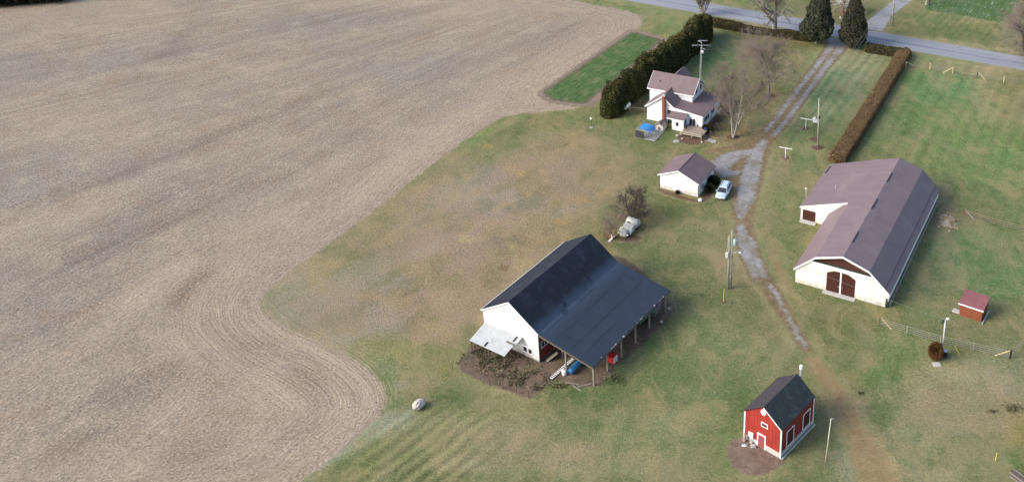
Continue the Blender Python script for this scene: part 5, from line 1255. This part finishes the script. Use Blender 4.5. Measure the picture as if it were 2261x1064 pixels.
for x, hgt in ((-.22, 9.0), (.18, 9.9)): MB().tube([(x, 0, 0), (x + .02, 0, hgt)], [.16, .12], 10).build("pole", mat("green_treated_pole", (.30, .31, .24), (.22, .23, .18), 3, .85) if x < 0 else bpy.data.materials["green_treated_pole"], t, True)
b = MB(); b.tube([(.62, 0, 7.3), (.62, 0, 7.4), (.62, 0, 8.35), (.62, 0, 8.45)], [.2, .3, .3, .2], 12); b.tube([(.62, 0, 8.45), (.62, 0, 8.65)], .06, 6); b.build("transformer", mat("pale_blue_steel", (.36, .46, .50), (.30, .40, .44), 2, .4, .5), t, True)
b = MB(); b.box(-.72, -.36, -.3, -.1, 5.5, 6.3); b.build("meter_box", trim_m, t)
b = MB(); b.tube([(.2, -.1, 6.1), (.9, -.1, 6.35), (1.3, -.1, 6.3)], .035, 5); a = b.build("lamp_arm", metal_g, t); MB().ball((1.35, -.1, 6.2), .2, 1, 1, .6, 8, 6).build("lamp", trim_m, a, True)
b = MB(); b.beam((-.25, -.05, 2.1), (.2, -.05, 2.1), .1, .12); b.build("cross_tie", metal_g, t); b = MB(); b.tube([(-.55, 0, 6.3), (-.3, 0, 9.0)], .03, 4); b.build("conduit", metal_g, t)
PM_ = p + np.array([.18, 0, 9.7])
t, top = upost("yard_light_pole", "grey yard light pole beside the egg shaped brown conifer", "lamp post", (2080, 784), (2087.5, 706), .12, .09, metal_g); PY_ = np.array(t.location) + top
b = MB(); b.tube([tuple(top), (top[0] - .5, top[1], top[2] - .1)], .04, 5); b.beam((top[0] - .45, 0, top[2] - .5), (top[0] - .15, 0, top[2] - .1), .16, .2); b.build("bracket", dkgreen, t); b = MB(); b.ball((top[0] + .3, 0, top[2] + .15), .2, 1.2, 1, .7, 8, 6); b.build("lamp", trim_m, t, True)
b = MB(); b.box(-.25, .12, -.28, -.1, .2, 1.6); b.build("meter_box", metal_g, t)
b = MB(); b.box(-.5, .5, -.4, .4, 0, .1); tag(b.build("concrete_slab", concrete, None, False, G(2068, 805)), "small grey concrete slab in front of the brown conifer", "slab")
t = thing("barrel", "dark barrel at the foot of the yard light pole", "barrel", G(2086, 786)); b = MB(); b.tube([(0, 0, 0), (0, 0, .85)], .28, 10); b.build("body", black_m, t); b = MB(); b.tube([(0, 0, .85), (0, 0, .9)], .30, 10); b.build("rim", metal_g, t)
def wire(label, a, c, sag=.8):
    a = np.array(a, float); c = np.array(c, float); b = MB(); n = 14
    b.tube([tuple(a + (c - a) * i / n - a + np.array([0, 0, -sag * 4 * (i / n) * (1 - i / n)])) for i in range(n + 1)], .022, 3)
    o = b.build("power_line", wire_m, None, False, tuple(a)); tag(o, label, "power line")
wire("thin wire from the roadside pole over the right cedar to the lawn pole", PR_ + np.array([-.6, 0, -.4]), PL_ + np.array([0, 0, -.2]))
wire("second thin wire from the roadside pole to the lawn pole", PR_ + np.array([.6, 0, -.4]), PL_ + np.array([.2, 0, -.6]))
wire("thin wire from the lawn pole to the double pole in the yard", PL_ + np.array([0, 0, -.3]), PM_)
wire("thin wire from the double pole to the yard light pole", PM_ + np.array([0, 0, -.5]), PY_, .6)
t, top = upost("bare_pole", "plain leaning wooden pole standing right of the red barn", "pole", (1823, 1018), (1835, 923), .07, .055, mat("bleached_pole", (.52, .50, .42), (.42, .40, .34), 3, .85)); b = MB(); b.beam((top[0], 0, top[2] - .15), (top[0] + .3, 0, top[2] - .05), .05, .05); b.build("hook", metal_g, t)
# bird house on its pole
t, top = upost("bird_house", "white bird house on a thin dark pole beside the lawn pole", "bird house", (1797, 306), (1800, 268), .05, .05, wood_dk)
b = MB(); z = top[2]; b.prism([(-.35 + top[0], z - .1), (-.35 + top[0], z + .4), (top[0], z + .65), (.35 + top[0], z + .4), (.35 + top[0], z - .1)], 'u', -.35, .35); h_ = b.build("house_box", trim_m, t); b = MB(); b.roofstrip([(-.45 + top[0], z + .42), (top[0], z + .74), (.45 + top[0], z + .42)], .04, 'u', -.42, .42); b.build("roof", metal_w, h_)
b = MB(); [b.tube([(top[0] + x, -.37, z + .15), (top[0] + x, -.34, z + .15)], .06, 6) for x in (-.15, .15)]; b.build("entry_hole", dark_m, h_)
for i, (pb, lb) in enumerate((((1779, 285), "white T shaped clothesline post nearer the bird house"), ((1734, 350), "white T shaped clothesline post nearer the gravel drive"))):
    t = thing("clothesline_post", lb, "clothesline post", G(*pb), 0, "white clothesline posts on the lawn")
    MB().tube([(0, 0, 0), (0, 0, 2.05)], .055, 8).build("post", trim_m, t); MB().beam((-1.05, .45, 2.1), (1.05, -.45, 2.1), .1, .1).build("crossbar", trim_m, t)
def marker(pb, pt, lb, r=.05):
    p = G(*pb); q = GY(pt[0], pt[1], p[1]) - p; b = MB(); b.tube([(0, 0, 0), tuple(q)], r, 6); o = b.build("marker_post", yellow, None, False, tuple(p)); tag(o, lb, "marker post")
marker((1597, 667), (1599, 637), "yellow marker post left of the double utility pole"); marker((2120, 784), (2108, 763), "leaning yellow marker post right of the brown conifer"); marker((2198, 1016), (2201, 1000), "short pale yellow stake on the worn turf at lower right")
t = thing("mailbox", "small white mailbox at the far side of the road opposite the drive", "mailbox", G(1855, 50)); MB().box(-.05, .05, -.05, .05, 0, 1.0).build("post", wood_gray, t); b = MB(); b.tube([(0, -.28, 1.15), (0, .28, 1.15)], .16, 10); b.build("box", trim_m, t)
t = thing("garden_post", "white post with a square foot near the top edge by the vegetable plot", "post", G(2044, 11)); MB().tube([(0, 0, 0), (0, 0, 2.4)], .06, 6).build("post", trim_m, t); MB().box(-.2, .2, -.2, .2, 0, .1).build("base", concrete, t)

# ------------------------------------------------------------------ fences
def fence(name, label, pts, h, rails, m_post, m_rail, braces=(), rr=.03, board=False, postr=.08, group=None):
    o0 = G(*pts[0]); t = thing(name, label, "fence", o0, 0, group); P = [G(*p) - o0 for p in pts]
    for i, p in enumerate(P):
        MB().tube([(p[0], p[1], 0), (p[0], p[1], h)], postr, 7).build("post", m_post[i] if isinstance(m_post, (list, tuple)) else m_post, t)
    for z in rails:
        b = MB()
        for a, c in zip(P[:-1], P[1:]):
            if board: b.beam((a[0], a[1] - .07, z), (c[0], c[1] - .07, z), .035, rr * 2)
            else: b.tube([(a[0], a[1], z), tuple((a + c) / 2 + np.array([0, 0, z - .015])), (c[0], c[1], z)], rr, 3)
        b.build("rail" if board else "wire", m_rail, t)
    for a, c, mm in braces:
        a = G(*a); c = G(*c); a = a - o0; c = c - o0; b = MB(); b.beam((a[0], a[1], h - .05), (c[0], c[1], .05), .11, .11); b.build("brace", mm, t)
    return t
pale_rail = mat("pale_fence_rail", (.24, .25, .19), (.17, .18, .13), 3, .85)
fence("board_fence", "rail fence with pine braces running below the small rustic shed", [(1942, 719), (2002, 737), (2076, 758), (2149, 774), (2228, 792)], 1.35, (.35, .65, .95, 1.25), [wood_dk, wood_gray, wood_gray, wood_gray, wood_dk], pale_rail, [((1944, 719), (1968, 727), wood_new), ((2227, 792), (2197, 785), wood_new)], .035, True)
fence("wire_fence", "wire fence running off to the right from the end of the rail fence", [(2231, 791), (2290, 735)], 1.35, (.4, .7, 1.0, 1.3), wood_dk, wire_m, (), .02)
fence("board_fence", "weathered rail fence with orange posts starting by the straw pile", [(2128, 476), (2195, 496), (2262, 513), (2300, 524)], 1.2, (.35, .7, 1.05), [wood_red, wood_red, wood_gray, wood_gray], mat("brown_fence_rail", (.26, .20, .14), (.2, .16, .11), 3, .85), [((2130, 476), (2150, 484), pole_m)], .035, True)
fence("wire_fence", "wire fence with new pine posts between clipped hedge and field gate", [(2000, 151), (2053, 154), (2103, 163)], 1.45, (.4, .7, 1.0, 1.3), wood_new, wire_m, [((2001, 151), (2020, 147), wood_new), ((2102, 163), (2083, 161), wood_new)], .022)
fence("wire_fence", "wire fence with pine posts from the field gate to the right edge", [(2157, 173), (2216, 183), (2290, 193)], 1.45, (.4, .7, 1.0, 1.3), [wood_dk, wood_new, wood_gray], wire_m, [((2158, 173), (2175, 176), wood_new)], .022)
t = thing("field_gate", "low dark tubular gate standing open between the two wire fences", "gate", G(2105, 164)); a = G(2155, 173) - G(2105, 164)
for z in (.15, .45): MB().tube([(0, 0, z), (a[0], a[1], z)], .03, 4).build("gate_rail", wood_dk, t)
fence("wire_fence", "low wire fence on thin dark posts around the muddy yard", [(999, 817), (1082, 849), (1111, 858), (1141, 871), (1168, 880), (1214, 842)], 1.2, (.3, .6, .9), wood_dk, mat("thin_rusty_wire", (.16, .14, .12), None, 3), (), .008, False, .05)

# ------------------------------------------------------------------ loose things
t = thing("boulder", "large pale boulder lying alone on the lawn near the field edge", "boulder", G(925, 899)); b = MB(); b.ball((0, 0, .5), .72, .92, 1.35, .78, 11, 7, .11, 4); o = b.build("rock", mat("pale_boulder", (.50, .44, .40), (.36, .32, .29), 1.5, .9, .2, bump=.1), t, False); t.rotation_euler = (0, 0, -.55)
b = MB(); b.ball((0, .35, .72), .42, 1, 1.1, .6, 12, 8, .07, 6); b.build("upper_rock", bpy.data.materials["pale_boulder"], t, True)
b = MB(); b.ball((0, 0, .2), .38, 1, .9, .75, 9, 6, .1, 2); tag(b.build("garden_rock", trim_m, None, False, G(1546, 444)), "white painted rock at the front right corner of the garage", "rock")
t = thing("ladder", "aluminium ladder lying on the mud under the lean-to of the white barn", "ladder", WB(-1.8, 7.9), WR)
b = [MB(), MB()]
for i, x in enumerate((-.24, .24)): b[i].beam((x, 0, .12), (x + .25, 4.6, .22), .05, .08); b[i].build("side_rail", black_m, t)
for k in range(16): q = (k + .5) / 16; MB().beam((-.24 + .25 * q, 4.6 * q, .17 + .1 * q), (.24 + .25 * q, 4.6 * q, .17 + .1 * q), .11, .04).build("rung", trim_m, t)
t = thing("fuel_tank", "blue cylindrical tank lying under the front corner of the lean-to", "tank", WB(1.5, 9.5), WR)
b = MB(); b.tube([(0, -1.3, .55), (0, -1.2, .55), (0, 1.3, .55), (0, 1.4, .55)], [.28, .40, .40, .28], 14); b.build("body", bluet, t, True)
for y in (-.8, .8): MB().box(-.3, .3, y - .08, y + .08, 0, .22).build("cradle", wood_dk, t)
t = thing("white_drum", "white plastic drum at the near end of the blue tank", "drum", WB(-.1, 8.8)); b = MB(); b.tube([(0, 0, 0), (0, 0, .1), (0, 0, .65), (0, 0, .75)], [.26, .3, .3, .2], 12); b.build("body", trim_m, t, True); b = MB(); b.tube([(0, 0, .75), (0, 0, .82)], .08, 8); b.build("cap", black_m, t)
t = thing("equipment_cabinet", "bright red cabinet with a white framed side at the lean-to eave post", "cabinet", WB(4.9, 12.95), WR)
MB().box(-.5, .5, -.5, .5, .55, 1.5).build("body", rustred, t); b = MB(); b.box(.50, .53, -.42, .42, .62, .70); b.box(.50, .53, -.42, .42, 1.36, 1.44); b.box(.5, .53, -.42, -.34, .7, 1.36); b.box(.5, .53, .34, .42, .7, 1.36); b.build("front_frame", trim_m, t); MB().box(.5, .515, -.34, .34, .7, 1.36).build("panel", metal_g, t)
for x in (-.4, .4):
    for y in (-.4, .4): MB().box(x - .04, x + .04, y - .04, y + .04, 0, .55).build("leg", black_m, t)
for i, (u, v, r, lb) in enumerate(((-.9, 10.7, .3, "grey plank lying on mud in front of the lean-to, nearer the blue tank"), (-1.3, 11.6, -.15, "grey plank lying on mud in front of the lean-to, nearer the corner post"), (-.4, 12.2, .9, "short plank lying across the mud at the lean-to corner post"))):
    b = MB(); b.box(-.9, .9, -.1, .1, 0, .07); o = b.build("plank", wood_gray, None, False, WB(u, v, .02)); o.rotation_euler = (0, 0, WR + r); tag(o, lb, "plank")
t = thing("farm_trailer", "green farm trailer parked under the far end of the lean-to", "trailer", WB(14.6, 11.2), WR)
MB().box(-1.1, 1.1, -1.9, 1.9, .75, .9).build("bed", dkgreen, t); b = MB(); b.box(-1.1, -1.05, -1.9, 1.9, .9, 1.4); b.box(1.05, 1.1, -1.9, 1.9, .9, 1.4); b.build("side_boards", bluet if 0 else mat("bright_green_paint", (.04, .16, .07)), t)
for x in (-1.15, 1.15): b = MB(); b.tube([(x - .1, 0, .42), (x + .1, 0, .42)], .42, 14); b.build("wheel", black_m, t)
for i, (u, v, lb) in enumerate(((17.0, 11.9, "stack of brown timber at the far corner of the lean-to"), (11.0, 7.5, "stack of grey timber deep under the lean-to"))):
    t = thing("timber_stack", lb, "timber", WB(u, v), WR + .2)
    for k in range(6): MB().box(-.6, .6, -1.2, 1.2, .05 + k * .14, .16 + k * .14).build("board_layer", wood_gray if k % 2 else wood_dk, t)
for i, (u, v, lb) in enumerate(((18.6, 13.3, "pale stone at the far corner post of the lean-to"), (15.6, 13.9, "dark stone beside the track under the lean-to eave"))):
    b = MB(); b.ball((0, 0, .12), .28, 1, .8, .7, 8, 5, .12, i); tag(b.build("stone", stone, None, False, WB(u, v)), lb, "stone")
b = MB(); b.beam((0, 0, 0), (.9, 1.3, .9), .5, .06); o = b.build("leaning_board", wood_gray, None, False, WB(.7, 5.3, .05)); o.rotation_euler = (0, 0, WR); tag(o, "grey board leaning by the red side wall of the white barn", "board")
# straw heap
R = np.random.RandomState(9); n = 22; V = []; F = []
for j in range(n):
    for i in range(n):
        x = (i / (n - 1) - .5) * 3.4; y = (j / (n - 1) - .5) * 4.4; d = math.hypot(x / 1.6, y / 2.1); z = (max(0, 1 - d) ** .5 * .30 * (1 + 1.2 * float(N1(np.array(x + 7), np.array(y), 1.3, 3))) if d < 1 + .5 * float(N2(np.array(x + 3), np.array(y), .9, 3)) else 0) - .04
        V.append((x, y, z))
F = [(j * n + i, j * n + i + 1, (j + 1) * n + i + 1, (j + 1) * n + i) for j in range(n - 1) for i in range(n - 1)]
t = thing("straw_heap", "pale ragged heap of old straw on bare ground right of the big barn", "straw heap", G(2091, 488)); MB().add(V, F).build("heap", straw_m, t)
R = np.random.RandomState(3); u = R.normal(size=(2600, 2)) * np.array([.62, .85]); u = u[N3(u[:, 0] + 5, u[:, 1], 1.1, 3) > -.12]
cards("loose_straw", np.stack([u[:, 0], u[:, 1], .04 + .28 * np.exp(-(u ** 2).sum(1)) * R.rand(len(u))], -1), .16, leafmat("straw_stalks", ((172, 158, 128), (150, 136, 108), (196, 182, 150)), 2), t, 4, 3.2)
# logs at the lower right edge
t = thing("log_pile", "pile of dark brown logs cut by the lower right corner of the picture", "log pile", G(2262, 1068), .6)
for k, (x, z) in enumerate(((-.5, .16), (-.15, .17), (.2, .16), (.55, .17), (-.32, .45), (.03, .46), (.4, .45))): b = MB(); b.tube([(x, -1.6, z), (x, 1.5 + .2 * (k % 3), z + .04)], [.17, .15], 8); b.build("log", wood_dk if k % 2 else bark, t)

# ------------------------------------------------------------------ car
def loft(rings, M_):
    n = len(rings[0]); o = M_.n()
    for r in rings: M_.v += [tuple(p) for p in r]
    for i in range(len(rings) - 1):
        for k in range(n): M_.f.append((o + i * n + k, o + i * n + (k + 1) % n, o + (i + 1) * n + (k + 1) % n, o + (i + 1) * n + k))
    M_.f.append(tuple(o + k for k in range(n))); M_.f.append(tuple(o + (len(rings) - 1) * n + k for k in reversed(range(n))))
car_m = mat("silver_car_paint", (.47, .58, .66), (.43, .54, .62), 1, .28, .6)
t = thing("parked_car", "pale silver estate car parked on the grass beside the garage", "car", (15.9, 151.75), math.pi - .36)
def sec(y, w, zb, zt, rnd=.86): return [(-w * .96, y, zb), (w * .96, y, zb), (w, y, zb + .18), (w, y, zt - .12), (w * rnd, y, zt), (-w * rnd, y, zt), (-w, y, zt - .12), (-w, y, zb + .18)]
b = MB(); loft([sec(-2.35, .72, .42, .88), sec(-2.28, .84, .30, 1.0), sec(-1.9, .90, .24, 1.02), sec(-.6, .92, .22, 1.0), sec(.8, .92, .22, .98), sec(1.3, .90, .22, .95), sec(1.95, .86, .26, .84), sec(2.25, .74, .32, .72), sec(2.33, .6, .4, .62)], b); body = b.build("body", car_m, t, True)
def gsec(y, wb, wt, zb, zt): return [(-wb, y, zb), (wb, y, zb), (wt, y + 0, zt), (-wt, y, zt)]
b = MB()
b.add([(-.84, -2.22, .98), (.84, -2.22, .98), (.84, 1.15, .95), (-.84, 1.15, .95), (-.66, -1.95, 1.46), (.66, -1.95, 1.46), (.66, .35, 1.47), (-.66, .35, 1.47)], [(0, 1, 2, 3), (4, 7, 6, 5), (0, 4, 5, 1), (1, 5, 6, 2), (2, 6, 7, 3), (3, 7, 4, 0)])
b.build("window_glass", glass_m, t)
b = MB(); b.add([(-.68, -2.0, 1.45), (.68, -2.0, 1.45), (.68, .38, 1.455), (-.68, .38, 1.455), (-.58, -1.9, 1.53), (.58, -1.9, 1.53), (.58, .25, 1.53), (-.58, .25, 1.53)], [(0, 1, 2, 3), (4, 7, 6, 5), (0, 4, 5, 1), (1, 5, 6, 2), (2, 6, 7, 3), (3, 7, 4, 0)]); rf_ = b.build("roof", car_m, t)
for s in (-1, 1):
    b = MB(); b.beam((s * .845, 1.17, .96), (s * .665, .36, 1.46), .07, .07); b.beam((s * .845, -2.22, .98), (s * .665, -1.95, 1.46), .14, .07); b.beam((s * .85, -.55, .97), (s * .67, -.5, 1.46), .07, .05); b.beam((s * .85, -1.55, .97), (s * .67, -1.5, 1.46), .08, .05); b.build("pillar", car_m, t)
    b = MB(); b.beam((s * .52, -1.8, 1.57), (s * .52, .1, 1.57), .04, .05); b.build("roof_rail", black_m, rf_)
    b = MB(); b.ball((s * 1.02, .85, 1.02), .12, 1.1, .7, .8, 8, 6); b.build("mirror", car_m, t, True)
    b = MB(); b.ball((s * .66, 2.16, .68), .16, 1.1, .7, .6, 8, 6); b.build("headlight", mat("lamp_glass", (.75, .78, .8), None, 2, .1, .8) if s < 0 else bpy.data.materials["lamp_glass"], t, True)
    for y in (-1.42, 1.42):
        b = MB(); b.tube([(s * .70, y, .33), (s * .93, y, .33)], .33, 16); w_ = b.build("wheel", black_m, t); b = MB(); b.tube([(s * .93, y, .33), (s * .945, y, .33)], .2, 12); b.build("rim", metal_g, w_)
b = MB(); b.box(-.5, .5, 2.20, 2.36, .36, .50); b.build("grille", black_m, t); b = MB(); b.box(-.26, .26, 2.34, 2.39, .50, .62); b.build("licence_plate", trim_m, t)
b = MB(); b.beam((-.58, 2.08, .80), (.58, 2.08, .80), .06, .03); b.build("grille_bar", black_m, t)

# ------------------------------------------------------------------ old vehicle left under the tree
c = G(1388, 512); t = thing("old_vehicle", "derelict white vehicle with a rounded hood and cab under the bushy bare tree", "vehicle", c, math.pi - .52)
def halfdrum(y0, y1, w, r, z, m, name, sq=1.0):
    M_ = MB(); n = 10; rg = []
    for x in (-w, -w * .93, w * .93, w):
        k = .86 if abs(x) == w else 1; rg.append([(x, (y0 + y1) / 2 + (y1 - y0) / 2 * math.cos(a) * k, z + r * math.sin(a) * k * sq) for a in np.linspace(0, math.pi, n)] + [(x, y0, z - .35), (x, y1, z - .35)])
    loft(rg, M_); return M_.build(name, m, t, True)
halfdrum(-2.2, -.75, 1.0, .85, .85, chalk, "rear_cover"); MB().prism([(-.75, .5), (-.75, 1.22), (-.35, 1.30), (.30, 1.12), (.75, 1.02), (.75, .5)], "v", -.84, .84).build("cab", chalk, t); b = MB(); b.beam((-.75, .28, 1.42), (.75, .28, 1.42), .06, .06); b.beam((-.75, .34, 1.1), (-.75, .28, 1.45), .06, .06); b.beam((.75, .34, 1.1), (.75, .28, 1.45), .06, .06); b.build("windscreen_frame", metal_g, t); halfdrum(.75, 1.95, .55, .6, .55, chalk, "hood")
b = MB(); b.box(-.6, .6, -2.0, 1.8, .35, .6); b.build("chassis", wood_dk, t)
for s in (-1, 1):
    M_ = MB(); loft([[(s * x, y, z) for (x, z) in ((.5, .5), (1.02, .45), (1.05, .75), (.55, .85))] if 0 else [(s * .55, y, .45), (s * 1.08, y, .40 + .25 * math.sin(k / 5 * math.pi)), (s * 1.05, y, .55 + .45 * math.sin(k / 5 * math.pi)), (s * .5, y, .6 + .5 * math.sin(k / 5 * math.pi))] for k, y in enumerate(np.linspace(-.1, 1.3, 6))], M_); M_.build("fender", chalk, t, True)
    M_ = MB(); M_.ball((s * .78, 1.75, .62), .17, 1, .8, 1, 8, 6); M_.build("headlight", trim_m, t, True)
    for y in (-1.4, 1.2): M_ = MB(); M_.tube([(s * .72, y, .36), (s * .92, y, .36)], .36, 12); M_.build("wheel", black_m, t)
b = MB(); b.ball((.35, -.62, 1.38), .16, 1.4, 1, .5, 8, 5); b.build("roof_hole", dark_m, t)
t = thing("propped_boards", "pair of pale boards propped beside the small reddish tree", "board", G(1343, 530), 0)
for k in range(2): b = MB(); b.beam((0 + k * .2, -.5, .05), (.9 + k * .2, .5, .45), .1, .04); b.build("board", trim_m, t)
b = MB(); b.ball((0, 0, .3), .36, .8, .8, 1.1, 10, 7, .05, 3); tag(b.build("wrapped_bundle", chalk, None, True, G(1353, 524)), "small upright white bundle at the foot of the small reddish tree", "bundle")
